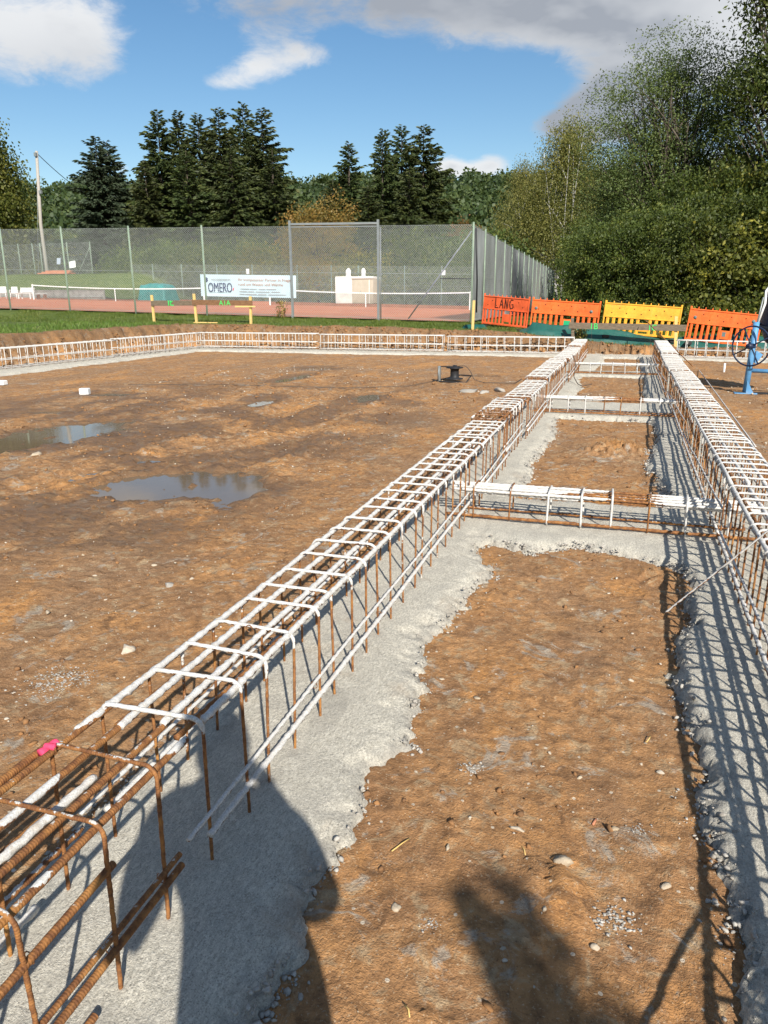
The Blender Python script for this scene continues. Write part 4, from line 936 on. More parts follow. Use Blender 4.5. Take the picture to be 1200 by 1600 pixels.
# ------------------------------------------------------------------ barriers
def make_barrier(mt, label, W=2.08):
    t = thing('site_barrier', label, 'barrier')
    H0, H1, HM = .12, .98, .60
    m = MB(); m.box((0, 0, (HM+H1)/2), (W-.06, .035, H1-HM), None, .008); bd = m.build('top_board', M[mt], t)
    m = MB(); m.box((0, -.008, H1), (W, .06, .035), None, .008); m.box((0, -.008, HM), (W-.07, .055, .03), None, .008); m.build('rail', M[mt], t)
    m = MB(); m.box((0, -.004, H0+.03), (W, .055, .065), None, .01); m.build('bottom_rail', M[mt], t)
    for sx in (-1, 1): m = MB(); m.box((sx*(W/2-.02), .0, (H0+H1)/2+.03), (.045, .06, H1-H0+.1), None, .008); m.build('end_post', M[mt], t)
    n = 12
    for k in range(n):
        x = -W/2+.13+k*(W-.26)/(n-1)
        if k == 6: continue
        m = MB(); m.box((x, 0, (H0+HM)/2+.02), (.085, .028, HM-H0-.06), None, .006); m.box((x, -.02, (H0+HM)/2+.02), (.022, .014, HM-H0-.07)); m.build('slat', M[mt], t)
    xm = -W/2+.13+6*(W-.26)/(n-1)
    m = MB(); m.box((xm, -.006, .36), (.25, .03, .24), None, .008); pl_ = m.build('label_plate', M[mt], t)
    for k in range(11): m = MB(); m.lathe([(.014, 0), (.016, .04), (.012, .055), (.002, .06)], 6, Matrix.Translation((-W/2+.04+k*(W-.08)/10, 0, H1+.015))); m.build('peg', M[mt], t)
    for k in range(9): m = MB(); m.lathe([(.017, 0), (.017, .006), (.002, .006)], 7, Matrix.Translation((-W/2+.22+k*.2, -.0175, HM+.12+.14*(k % 2)))@Matrix.Rotation(math.pi/2, 4, 'X')); m.build('bolt_hole', M['ink_black'], bd)
    for sx in (-1, 1): m = MB(); m.box((sx*(W/2-.15), 0, .045), (.2, .72, .09), None, .02); m.build('foot', M['rubber'], t)
    return t, bd, pl_
def place_barrier(t, la, lb, Y0, Y1, W=2.08):
    a, b = aty(*la, Y0), aty(*lb, Y1); d = b-a; t.location = ((a+b)/2-np.array([0, 0, .98])).tolist(); rz = math.atan2(d[1], d[0]); t.rotation_euler = (0, -math.atan2(d[2], math.hypot(d[0], d[1])), rz)
    t.scale = (np.hypot(d[0], d[1])/W, 1, 1); t.rotation_mode = 'XYZ'
b1, bd1, _ = make_barrier('orange2', 'faded orange plastic barrier with handwritten word LANG by the fence corner'); place_barrier(b1, (754, 462), (825, 468), 24.4, 23.75)
m = MB(); S_ = [[(0, .3), (0, 0), (.14, 0)], [(.2, 0), (.28, .28), (.36, 0)], [(.23, .1), (.34, .1)], [(.44, 0), (.44, .28), (.56, 0), (.56, .28)], [(.8, .26), (.7, .27), (.65, .14), (.7, .0), (.8, .02), (.81, .13), (.74, .13)]]
stroke_text(S_, .012, m); m.build('lettering', M['ink_black'], bd1, (-.46, -.028, .66))
b2, bd2, p2 = make_barrier('orange', 'bright orange plastic barrier with green label between faded one and yellow one'); place_barrier(b2, (829, 468), (936, 475), 23.6, 23.5)
m = MB(); m.box((-W_ if False else .095, -.024, .37), (.2, .006, .13)); m.build('sticker', M['stk_green'], p2)
b3, bd3, p3 = make_barrier('yellow', 'yellow plastic site barrier between two orange ones'); place_barrier(b3, (942, 473), (1063, 481), 23.4, 23.4)
b4, bd4, p4 = make_barrier('orange', 'orange plastic barrier with dark label behind the blue mixer'); place_barrier(b4, (1073, 482), (1188, 493), 23.2, 23.0)
m = MB(); m.box((.06, -.024, .38), (.1, .006, .12)); m.build('sticker', M['stk_dark'], p4)
for bd_, xx, zz in ((bd2, -.9, .74), (bd2, .78, .74), (bd4, -.85, .76), (bd4, .8, .8)): m = MB(); m.lathe([(.05, 0), (.05, .004), (.001, .004)], 12, Matrix.Translation((xx, -.0185, zz))@Matrix.Rotation(math.pi/2, 4, 'X')); m.build('round_sticker', M['stk_dark'], bd_)
# green tarpaulin along the barrier feet
nx, nz = 160, 14; U = np.linspace(0, 1, nx); Wv = np.linspace(0, 1, nz); UU, WW = np.meshgrid(U, Wv)
Xt = -3.15+UU*9.0; Yt = 22.98+WW*.32+.05*np.sin(UU*37+2*np.sin(UU*9))*WW*(1-WW)*3
hh = np.interp(Xt, [-3.2, -2.9, -2.75, -1.5, 0, 1, 2.5, 5.9], [.02, .2, .38, .36, .36, .34, .34, .34])
Zt = G(Xt, Yt)-.02+hh*WW**.8+.035*np.sin(Xt*1.9+WW*3.0)*WW+.02*fbm(Xt*2.2, WW*2.2, 17, 3)-.12*np.exp(-((Xt-.9)/.6)**2)*WW
i = np.arange(nx*nz).reshape(nz, nx); F = np.stack([i[:-1, :-1], i[:-1, 1:], i[1:, 1:], i[1:, :-1]], -1).reshape(-1, 4)
o = obj('tarpaulin', mesh_np('tarpaulin', np.stack([Xt, Yt, Zt], -1).reshape(-1, 3)-np.array([0, 22.9, 0]), F), M['tarp'], None, (0, 22.9, 0)); tag(o, 'dark green tarpaulin draped along the feet of the barriers', 'tarpaulin')
sd = o.modifiers.new('thickness', 'SOLIDIFY'); sd.thickness = .006
Xg, Yg, F = grid(np.linspace(-.42, .42, 20), np.linspace(-.15, .15, 8)); e = np.minimum(.42-np.abs(Xg), .15-np.abs(Yg)); p = aty(752, 506, 23.75)
o = obj('tarpaulin', mesh_np('tarpaulin', np.stack([Xg, Yg, .14*sstep(0, .15, e)+.03*fbm(Xg*6, Yg*6, 3, 2)], 1), F), M['tarp'], None, (p[0]-.2, 23.75, float(G(p[0], 23.75)))); tag(o, 'small crumpled piece of green tarpaulin at the fence corner', 'tarpaulin')
# ------------------------------------------------------------------ concrete mixer
mo = np.array([2.02, 14.05, 0.0]); t = thing('concrete_mixer', 'blue steel concrete mixer with dark hand wheel beside right cage', 'concrete mixer', tuple(mo))
m = MB(); m.tube([(0, 0, .04), (.02, 0, .7), (.03, .0, 1.2)], .05, 10); m.box((0, 0, .012), (.36, .16, .025), None, .006); m.build('stand_leg', M['blue'], t)
for s_ in (-1, 1): m = MB(); m.add(np.array([(0, s_*.05, .02), (s_*0+.12, s_*.055, .02), (.0, s_*.05, .24), (.0, s_*.06, .02), (.12, s_*.065, .02), (.0, s_*.06, .24)]), [(0, 1, 2), (3, 5, 4), (0, 2, 5, 3), (1, 4, 5, 2), (0, 3, 4, 1)]); m.build('gusset', M['blue'], t)
m = MB(); m.box((.55, 0, .02), (1.4, .09, .03)); m.build('base_rail', M['black'], t)
m = MB(); m.tube([(.04, 0, .40), (1.3, .02, .36)], .035, 8); m.build('cross_tube', M['blue'], t)
m = MB(); m.tube([(1.3, .02, .0), (1.3, .02, .9)], .05, 10); m.box((1.3, .02, .012), (.3, .5, .025)); m.build('stand_leg', M['blue'], t)
m = MB(); m.box((.10, .02, .62), (.12, .05, .18), roty(.5)); m.build('bracket', M['blue'], t)
wc = np.array([-.02, -.10, .81]); wr = .325; ax = rotz(-.62)
th = np.linspace(0, 2*math.pi, 41); ring = np.stack([wr*np.cos(th), 0*th, wr*np.sin(th)], 1)@ax.T+wc
m = MB(); m.tube(ring, .014, 7, cap=False); wh = m.build('hand_wheel', M['navy'], t)
for k in range(4): a = .5+k*math.pi/2; m = MB(); m.tube([wc, wc+np.array([wr*math.cos(a), 0, wr*math.sin(a)])@ax.T], .011, 6); m.build('spoke', M['navy'], wh)
m = MB(); m.lathe([(.045, -.05), (.045, .1), (.01, .1)], 10, Matrix.Translation(wc)@Matrix.Rotation(-.62, 4, 'Z')@Matrix.Rotation(math.pi/2, 4, 'X')); m.build('hub', M['navy'], wh)
Md = Matrix.Translation((.58, .25, 1.22))@Matrix.Rotation(-.35, 4, 'Y')@Matrix.Rotation(.25, 4, 'X')
m = MB(); m.lathe([(.05, -.5), (.26, -.49), (.44, -.22), (.46, .05), (.44, .14), (.27, .48), (.28, .52), (.25, .52), (.23, .47), (.38, .14), (.40, -.1), (.2, -.42)], 28, Md); dr = m.build('drum', M['navy'], t)
m = MB(); m.lathe([(.465, .03), (.49, .03), (.49, .11), (.465, .11)], 36, Md); m.build('gear_ring', M['black'], dr)
m = MB(); m.tube([(.05, 0, 1.18), (.12, 0, 1.5), (.12, .05, 1.70), (.17, .1, 1.77), (.3, .2, 1.78)], .02, 8); m.build('yoke', M['white'], t)
m = MB(); m.tube([(.02, -.02, 1.05), (.08, -.03, 1.6)], .012, 6); m.build('lever', M['galv'], t)
# ------------------------------------------------------------------ cable reel and small stuff on the soil
p = atz(710, 597, 0); t = thing('cable_reel', 'small black cable reel in a square steel frame on the brown soil', 'cable reel', (p[0], p[1], .0), .1)
m = MB(); m.lathe([(.02, .06), (.17, .06), (.17, .075), (.1, .08), (.085, .12), (.085, .24), (.1, .27), (.17, .275), (.17, .29), (.05, .295), (.04, .33), (.02, .33)], 18); m.build('drum', M['black'], t)
m = MB(); m.tube([(-.30, -.12, .02), (-.30, -.12, .3), (-.30, .05, .3)], .014, 6); m.box((-.30, -.03, .16), (.05, .12, .3), None, .004); m.build('frame_upright', M['galv'], t)
m = MB(); m.tube([(-.42, .0, .02), (-.30, -.12, .02), (.0, -.17, .015), (.25, -.12, .015), (.33, .0, .13), (.1, .1, .13), (-.3, .1, .03)], .014, 6); m.build('base_frame', M['black'], t)
m = MB(); m.tube([(-.3, 0, .3), (.1, .0, .305)], .01, 6); m.build('frame_bar', M['black'], t)
p2_ = p; pts = [p+np.array([.08, 0, .31]), p+np.array([.22, 0, .33]), p+np.array([.32, 0, .22]), p+np.array([.4, -.05, .06]), p+np.array([.6, -.1, .02]), p+np.array([1.2, -.05, .02]), atz(815, 592, .03)]
def smoothpath(P, n=60):
    P = np.array(P); t_ = np.concatenate([[0], np.cumsum(np.linalg.norm(np.diff(P, axis=0), axis=1))]); tt = np.linspace(0, t_[-1], n); Q = np.stack([np.interp(tt, t_, P[:, k]) for k in range(3)], 1)
    for _ in range(3): Q[1:-1] = (Q[:-2]+2*Q[1:-1]+Q[2:])/4
    return Q
def cable(label, P, r=.008, mt='rope'):
    Q = smoothpath(P); m = MB(); m.tube(Q-Q[0], r, 6); tag(m.build('cable', M[mt], None, tuple(Q[0])), label, 'cable')
cable('thin dark cable running from the reel to the long cage row', pts)
cable('thin dark cable lying across the soil to the reel', [p+np.array([-.3, .1, .03])]+[atz(x_, y_, .03) for x_, y_ in ((640, 603), (540, 606), (420, 603), (330, 600), (200, 601))], .006)
cable('loose loop of wire hanging on far end of the long row', [(-1.0, 15.3, .5), (-.92, 15.2, .38), (-.9, 14.6, .15), (-.8, 14.2, .07), (-.7, 13.9, .06), (-.55, 14.3, .06)], .008)
cable('wire end hooked over the far end of right cage', [(.7, 18.0, .5), (.6, 17.6, .5), (.5, 16.9, .2), (.46, 16.6, .08)], .007)
def chunk(name, x_, y_, s, label, mt='pebble', flat=.6, group=None, seed=0, sx=1.4):
    P = atz(x_, y_, 0); r = np.random.default_rng(seed); V = rock_shape(ICO2, seed+50, .25)*np.array([s*sx, s, s*flat]); V = V@rotz(r.uniform(0, 3)).T
    o = obj(name, mesh_np(name, V, ICO2[1], {'tint': np.full(len(V), r.uniform(.05, .6))}, False), M[mt], None, (P[0], P[1], float(pitz(P[0:1], P[1:2])[0][0])+s*flat*.2)); return tag(o, label, 'stone', group)
chunk('stone', 199, 1019, .036, 'large flat cream stone beside the near cage on brown soil', seed=1); chunk('stone', 264, 915, .032, 'rounded grey stone on open soil left of the long row', 'crumb', seed=2)
chunk('stone', 880, 1360, .022, 'cream lump with dark hollow on soil between the two strips', seed=3); chunk('stone', 808, 1302, .018, 'small brown stone in the soil between the strips', seed=4)
chunk('stone', 57, 712, .06, 'pale stone beside the left puddle on churned mud', seed=6)
for k, (x_, y_) in enumerate(((97, 884), (241, 885), (148, 898), (210, 955), (75, 960), (540, 882), (410, 815), (130, 870), (300, 905), (165, 935), (1002, 1195), (985, 1062), (905, 1220), (858, 1180), (1040, 1388), (960, 1300), (700, 1330), (620, 1420), (1030, 1210), (690, 1060), (785, 1485), (745, 1090), (930, 1480), (850, 1430))):
    chunk('stone', x_, y_, .008+.008*((k*37) % 10)/10, 'small pale stone chip lying on the brown soil', group='small pale stones on the soil', seed=10+k)
for k, (x_, y_, s) in enumerate(((735, 612, .14), (755, 614, .10), (780, 610, .16))): chunk('concrete_lump', x_, y_, s, ('orange tinged concrete lump beside the long row', 'small grey concrete lump between two larger lumps', 'large grey concrete lump touching the long row')[k], 'crumb', .45, None, 60+k, 1.6)
for k, (x_, y_, s, n_) in enumerate(((958, 1440, .055, 130), (668, 1447, .03, 70), (1000, 1302, .03, 60), (90, 1065, .14, 420), (735, 1205, .05, 60))):
    P = atz(x_, y_, 0); r = np.random.default_rng(90+k); q = r.normal(size=(n_, 2))*s*.5; S = min(s, .05)*(.05+.10*r.random(n_)**2); px3, py3 = P[0]+q[:, 0], P[1]+q[:, 1]; zz = pitz(px3, py3)[0]
    sh = np.stack([rock_shape(ICO1, i, .6) for i in range(8)])[r.integers(0, 8, n_)]*(S[:, None, None]*np.array([1.2, 1.1, .55])); V = (sh+np.stack([q[:, 0], q[:, 1], zz-zz.min()+S*.2], 1)[:, None]).reshape(-1, 3)
    F = (ICO1[1][None]+(np.arange(n_)*len(ICO1[0]))[:, None, None]).reshape(-1, 3)
    o = obj('cement_splash', mesh_np('cement_splash', V, F, {'tint': np.repeat(r.random(n_), len(ICO1[0]))}, False), M['crumb'], None, (P[0], P[1], float(zz.min()))); tag(o, ('large grey crumbly cement splash near the right strip', 'grey cement splash between the shadow and left strip', 'small dark crumbly cement splash near the right strip', 'wide thin cement splash on soil left of the rusty cage', 'thin pale cement splash on soil near the left strip edge')[k], 'cement', None, 'stuff')
P = atz(133, 617, 0); m = MB(); m.box((0, 0, .06), (.16, .12, .11), rotz(.3), .01); tag(m.build('white_block', M['white'], None, (P[0], P[1], 0)), 'small white foam block lying on the wet soil', 'block')
P = atz(2, 602, 0); m = MB(); m.box((0, 0, .05), (.2, .14, .09), rotz(.1), .01); tag(m.build('white_block', M['white'], None, (P[0], P[1], 0)), 'flat white block on the soil near the left bank', 'block')
P = atz(1131, 582, 0); m = MB(); m.tube([(0, 0, -.1), (.0, 0, .2)], .022, 8); tag(m.build('marker_peg', M['white'], None, (P[0], P[1], 0)), 'short white marker peg in the soil near the mixer', 'peg')
P = atz(926, 1292, 0); m = MB(); m.tube([(0, 0, .008), (.008, .03, .008)], .004, 8); tag(m.build('cigarette_butt', M['brick'], None, (P[0], P[1], .0)), 'orange cigarette butt lying on the soil between the strips', 'cigarette butt')
for k, (a_, b_) in enumerate((((812, 1318), (822, 1342)), ((1010, 1160), (1016, 1150)), ((640, 1310), (612, 1330)), ((640, 1590), (632, 1570)))):
    A, B = atz(*a_, .01), atz(*b_, .012); m = MB(); m.tube([(0, 0, 0), (B-A)/2+np.array([.004, 0, .006]), B-A], .0022, 5); tag(m.build('dry_stalk', M['batten'], None, tuple(A)), 'dry straw stalk lying on the soil between strips', 'straw', 'dry stalks on the soil')
# ------------------------------------------------------------------ utility pole
D = 66; pt, pb2 = aty(57, 236, D), aty(76, 440, D); t = thing('utility_pole', 'weathered timber utility pole rising behind the left court fence', 'utility pole', (pb2[0], D, 2.2))
H = pt[2]-2.2; m = MB(); m.tube([(0, 0, -.6), (-.1, 0, H*.5), (pt[0]-pb2[0], 0, H)], [.2, .17, .14], 10); m.build('pole_shaft', M['pole'], t)
m = MB(); m.box((pt[0]-pb2[0], -.2, H-.35), (.25, .2, .35)); m.box((pt[0]-pb2[0]+.05, -.2, H*.72), (.3, .2, .3)); m.build('insulator_box', M['galv'], t)
a_ = np.array([pt[0]-pb2[0], 0, H-.2]); b_ = np.array(aty(210, 335, 92))-np.array([pb2[0], D, 2.2]); s_ = np.linspace(0, 1, 30)[:, None]; Q = a_+(b_-a_)*s_; Q[:, 2] -= 1.2*4*(s_*(1-s_))[:, 0]
m = MB(); m.tube(Q, .035, 5); m.build('overhead_cable', M['black'], t)
m = MB(); m.tube([a_, np.array([-1.2, -.3, 0])], .02, 5); m.build('stay_wire', M['galv'], t)
p = aty(838, 400, 80); m = MB(); m.tube([(0, 0, -3), (0, 0, 5.2)], .07, 6); m.box((0, 0, 5.2), (.3, .1, .06))

# ------------------------------------------------------------------ vegetation
def unit(n): v = RNG.normal(size=(n, 3)); return v/np.linalg.norm(v, axis=1)[:, None]
def leaves_mesh(name, C, size, tint, aspect=.55, axis=None, flat=0.0):
    n = len(C); a = unit(n) if axis is None else axis
    if flat: a[:, 2] *= (1-flat); a /= np.linalg.norm(a, axis=1)[:, None]+1e-9
    b = np.cross(a, unit(n)); b /= np.linalg.norm(b, axis=1)[:, None]+1e-9
    s = (np.broadcast_to(size, (n,))*RNG.uniform(.65, 1.3, n))[:, None]
    V = np.stack([C-a*s*.5, C+b*s*aspect*.5, C+a*s*.5, C-b*s*aspect*.5], 1).reshape(-1, 3)
    F = np.arange(4*n).reshape(-1, 4)
    return mesh_np(name, V, F, {'tint': np.repeat(np.clip(tint, 0, 1), 4)}, False)
def ell_points(n, E, pw=.45):
    w = np.array([e[6] if len(e) > 6 else 1 for e in E], float); k = RNG.choice(len(E), n, p=w/w.sum()); A = np.array([e[:6] for e in E])[k]
    r = RNG.random(n)**pw; d = unit(n); return A[:, :3]+A[:, 3:]*d*r[:, None], r, k
def tree(name, label, cat, loc, E, clumps, per, leaf, sig, mat_leaf, mat_bark, trunk_r, trunk_top, group=None, droop=0.0, stems=1, limbs=60, pw=.45, aspect=.55, hide_low=0, tintbias=0.0, sc=1.0, sigz=None):
    t = thing(name, label, cat, loc, 0, group)
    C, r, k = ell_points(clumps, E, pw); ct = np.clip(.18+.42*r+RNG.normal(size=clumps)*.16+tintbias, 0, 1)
    idx = np.repeat(np.arange(clumps), RNG.poisson(per, clumps)); n = len(idx)
    off = RNG.normal(size=(n, 3))*sig; off[:, 2] *= (sigz or .75)
    P = C[idx]+off; tint = ct[idx]+RNG.normal(size=n)*.17
    ok = P[:, 2] > .08; P, tint = P[ok], tint[ok]; n = len(P)
    ax = unit(n); ax[:, 2] -= droop; ax /= np.linalg.norm(ax, axis=1)[:, None]
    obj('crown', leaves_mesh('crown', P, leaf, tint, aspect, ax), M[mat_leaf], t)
    m = MB(); tops = []
    for s in range(stems):
        b = np.array([RNG.normal()*.12*(stems > 1), RNG.normal()*.12*(stems > 1), -.3]); a_ = RNG.uniform(0, 6.28); sp = .16*trunk_top*(stems > 1)
        top = np.array([math.cos(a_)*sp, math.sin(a_)*sp, trunk_top*RNG.uniform(.8, 1)]); tt = np.linspace(0, 1, 9)[:, None]
        Q = b+(top-b)*tt; Q[:, :2] += .10*np.sin(tt*5+s)*trunk_r*6*tt; m.tube(Q, np.linspace(trunk_r, trunk_r*.18, 9)/math.sqrt(stems)*1.1, 7); tops.append(Q)
    sel = RNG.choice(clumps, min(limbs, clumps), replace=False)
    for j in sel:
        Q0 = tops[int(RNG.integers(stems))]; e = C[j]; zz = np.clip(e[2]*RNG.uniform(.3, .75), Q0[0, 2], Q0[-1, 2]*.95); st = np.array([np.interp(zz, Q0[:, 2], Q0[:, q]) for q in range(3)])
        mid = (st+e)/2+np.array([0, 0, .12*np.linalg.norm(e-st)]); tt = np.linspace(0, 1, 6)[:, None]; Q = (1-tt)**2*st+2*tt*(1-tt)*mid+tt**2*e
        m.tube(Q, np.linspace(trunk_r*.26, trunk_r*.05, 6), 5)
    m.build('trunk', M[mat_bark], t)
    return t
def put_copy(src, loc, rz, s, label=None, group=None, sz=None):
    c = copy_tree(src); c.location = loc; c.rotation_euler = (0, 0, rz); c.scale = (s, s, sz or s)
    if label: c['label'] = label
    if group: c['group'] = group
    return c
def gz(p): return float(G(np.array([p[0]]), np.array([p[1]]))[0])
# ---- spruces
def spruce_mesh(H, Rm, seed, dens=1.0):
    r = np.random.default_rng(seed); Cs, Ax, Sz, Ti = [], [], [], []
    m = MB(); m.tube([(0, 0, -.3), (.05, 0, H*.5), (0, 0, H)], [.28, .17, .015], 7)
    nbr = int(H*17*dens**.5)
    for q in range(nbr):
        f = (q+r.random())/nbr; f = f**.8; z = H*(1-f)*.97+.01*H
        z = H*.995-f*H*.95
        wave = 1+.16*math.sin(z*2.3+seed)+.12*math.sin(z*5.1+seed*2)
        R = Rm*(f**.70)*wave+.10; a = q*2.39996+r.normal()*.35
        L = R*r.uniform(.45, 1.05)*(1.3 if r.random() < .10 else 1)*(1+.2*math.sin(a*2+seed)); up = np.interp(f, [0, .12, .45, 1], [.95, .40, .02, -.20])+r.normal()*.08
        d = np.array([math.cos(a), math.sin(a), 0]); nt = int((11+L*20)); t = r.uniform(.1, 1, nt)**.8
        ctr = d[None]*(t*L)[:, None]; ctr[:, 2] = z+up*t*L-.12*L*t*t+.22*L*np.clip(t-.7, 0, 1)
        side = np.cross(d, [0, 0, 1])[None]*(r.choice([-1, 1], nt))[:, None]
        hang = r.uniform(.0, 1.4, nt)[:, None]*np.interp(f, [0, .3, 1], [.1, .7, 1.0])
        ax = d[None]*.8+side*r.uniform(.1, .9, nt)[:, None]+np.array([[0, 0, -1.0]])*hang; ax /= np.linalg.norm(ax, axis=1)[:, None]
        ln = (.25+.15*L*(1-.5*t))*r.uniform(.6, 1.5, nt)
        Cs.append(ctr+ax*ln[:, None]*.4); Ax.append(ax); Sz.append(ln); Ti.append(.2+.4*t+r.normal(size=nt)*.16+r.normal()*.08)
        if L > .6: m.tube([(0, 0, z), tuple(d*L*.5+np.array([0, 0, z+up*.5*L-.03*L])), tuple(d*L*.92+np.array([0, 0, z+up*.92*L-.07*L]))], [.03, .018, .006], 3)
    return leaves_mesh('needles', np.concatenate(Cs), np.concatenate(Sz), np.concatenate(Ti), .36, np.concatenate(Ax)), m.mesh('trunk')
SP = [spruce_mesh(20, 4.9, s, 1.9) for s in (1, 2, 3)]
def spruce(px_, py_, D, var, label, mt='spruce', wide=1.0, group='tall spruces behind the courts', dz=0):
    top = atd(px_, py_, D); zb = gz(top)-.5; H = top[2]-zb; s = H/20.0
    t = thing('spruce_tree', label, 'tree', (top[0], top[1], zb), RNG.uniform(0, 6.28), group); t.scale = (s*wide, s*wide, s)
    me = SP[var][0]
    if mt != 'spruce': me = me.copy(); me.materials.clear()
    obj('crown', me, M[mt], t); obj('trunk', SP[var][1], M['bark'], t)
SL = 'tall dark spruce in the dense group of spruces behind the banner'; SM = 'dark spruce in the small group behind the tennis gate'
for px_, py_, D, v, w_ in ((245, 170, 78, 0, 1.15), (276, 172, 83, 1, 1.0), (308, 176, 80, 2, 1.05), (340, 167, 76, 0, 1.1), (378, 160, 84, 1, 1.0), (408, 168, 78, 2, 1.15), (290, 235, 72, 1, 1.3), (360, 230, 71, 0, 1.3), (425, 235, 74, 1, 1.25), (225, 250, 73, 2, 1.3), (325, 205, 86, 2, 1.2), (392, 215, 82, 0, 1.2)): spruce(px_, py_, D*1.22, v, SL if py_ < 200 else 'shorter spruce filling the foot of the dense group behind the banner', 'spruce', w_, 'spruces behind the banner' if py_ < 200 else 'short spruces behind the banner')
for px_, py_, D, v, w_ in ((598, 201, 80, 1, 1.0), (628, 194, 84, 2, 1.05), (662, 194, 80, 0, 1.25), (545, 222, 86, 1, 1.2), (575, 290, 72, 0, 1.5), (640, 260, 73, 2, 1.3), (520, 280, 82, 2, 1.4)): spruce(px_, py_, D, v, SM, 'spruce', w_, 'spruces behind the gate')
spruce(148, 212, 98, 0, 'pale bluish spruce with twin tips standing alone by the utility pole, taller tip', 'spruce2', 1.35, None); spruce(166, 220, 100, 1, 'bluish spruce close beside the taller lone spruce near the pole', 'spruce2', 1.3, None)
# ---- broadleaf trees
def loc_y(px_, Y, dz=-.1): p = aty(px_, 465, Y); return (p[0], p[1], gz(p)+dz)
def loc_of(px_, D, dz=-.1): p = atd(px_, 465, D); return (p[0], p[1], gz(p)+dz)
E_willow = [(0, 0, 5.0, 3.6, 3.2, 3.6, 3.6), (-1.2, 0, 8.2, 2.6, 2.2, 3.0, 1.4), (1.4, .3, 8.8, 2.4, 2.0, 2.8, 1.3), (-.2, 0, 10.6, 1.9, 1.6, 1.9, .55), (-2.2, 0, 6.0, 1.5, 1.4, 2.0, .4)]
tree('willow_tree', 'tall fine leaved grey green tree with feathery top behind the barriers', 'tree', loc_of(1030, 33), E_willow, 1750, 58, .10, .26, 'leaf_mid', 'bark', .18, 10.5, None, .25, 5, 260, .55, .42).scale = (1.0, 1.0, .87)
E_ash = [(0, 0, 8, 3.4, 3.2, 5.5, 2), (.5, .2, 13, 3.0, 2.8, 3.6, 1.3), (-2.0, -.4, 11.3, 1.5, 1.4, 1.5, .35), (-2.2, 0, 8.0, 1.5, 1.4, 1.6, .35)]
tree('ash_tree', 'large dark leafy tree rising at the right above the bushes', 'tree', loc_of(1245, 31), E_ash, 1100, 44, .15, .33, 'leaf_dark', 'bark', .3, 13, None, .45, 2, 200, .5, .45)
E_birch = [(0, 0, 6.2, 3.2, 2.8, 4.4, 2), (.3, 0, 9.6, 2.0, 1.8, 2.3, 1), (-2.3, 0, 5.0, 2.2, 2.0, 3.0, .8), (2.4, 0, 5.6, 2.2, 2.0, 3.2, .8)]
bt = tree('birch_tree', 'yellowish birch with white stems and drooping twigs beyond the netting fence', 'tree', loc_of(872, 78), E_birch, 1000, 60, .13, .34, 'leaf_birch', 'bark_birch', .11, 11, None, .9, 4, 45, .55, .5, sigz=1.3)
bt.scale = (1.42, 1.42, 1.42)
put_copy(bt, loc_of(815, 104), 2.1, 1.45, 'smaller pale birch left of the white stemmed birch')
E_maple = [(0, 0, 10, 6.8, 6, 8.0, 2), (1.6, -.4, 15.5, 4.6, 4.0, 4.8, 1), (3.5, -.5, 9, 4.0, 3.8, 6.2, 1), (-2, 0, 19.5, 3.4, 3.4, 3.4, .6), (3.5, 0, 3, 4, 3, 3, .6)]
tree('maple_tree', 'broad yellowing green tree left of the utility pole', 'tree', loc_of(-25, 100), E_maple, 1150, 46, .32, .62, 'leaf_maple', 'bark', .3, 12, None, .3, 1, 90, .42, .7)
E_mid = [(0, 0, 4.6, 3.4, 3.0, 4.0, 2), (1.4, 0, 6.4, 2.2, 2.0, 2.3, .8), (-1.6, .3, 5.6, 2.2, 2.0, 2.4, .8), (0, 0, 1.8, 3.4, 3.0, 1.8, .8)]
t0 = tree('broadleaf_tree', 'dark green rounded tree behind the left court fence beside the lone spruce', 'tree', loc_of(112, 112), E_mid, 520, 40, .22, .48, 'leaf_dark', 'bark', .2, 7, None, .2, 2, 60, .45, .65)
for i, (px_, D, s, lb) in enumerate(((205, 108, 1.3, 'dark green rounded tree between lone spruce and the spruce group'), (470, 104, 1.2, 'dark green rounded tree between the two spruce groups'), (700, 92, .95, 'dark green rounded tree right of the small spruce group'), (760, 84, .9, 'dark green rounded tree left of the birches'))): put_copy(t0, loc_of(px_, D), 1.3*i, s, lb)
ta = tree('autumn_tree', 'orange and russet autumn tree behind the gate posts', 'tree', loc_of(500, 71), E_mid, 420, 40, .19, .42, 'leaf_autumn', 'bark', .16, 6, None, .2, 3, 60, .48, .65)
ta.scale = (1.05, 1.05, 1.08); put_copy(ta, loc_of(722, 82), 1.9, 1.0, 'orange autumn tree right of the small spruce group'); put_copy(ta, loc_of(548, 74), .9, .72, 'low russet autumn tree left of the white hut')
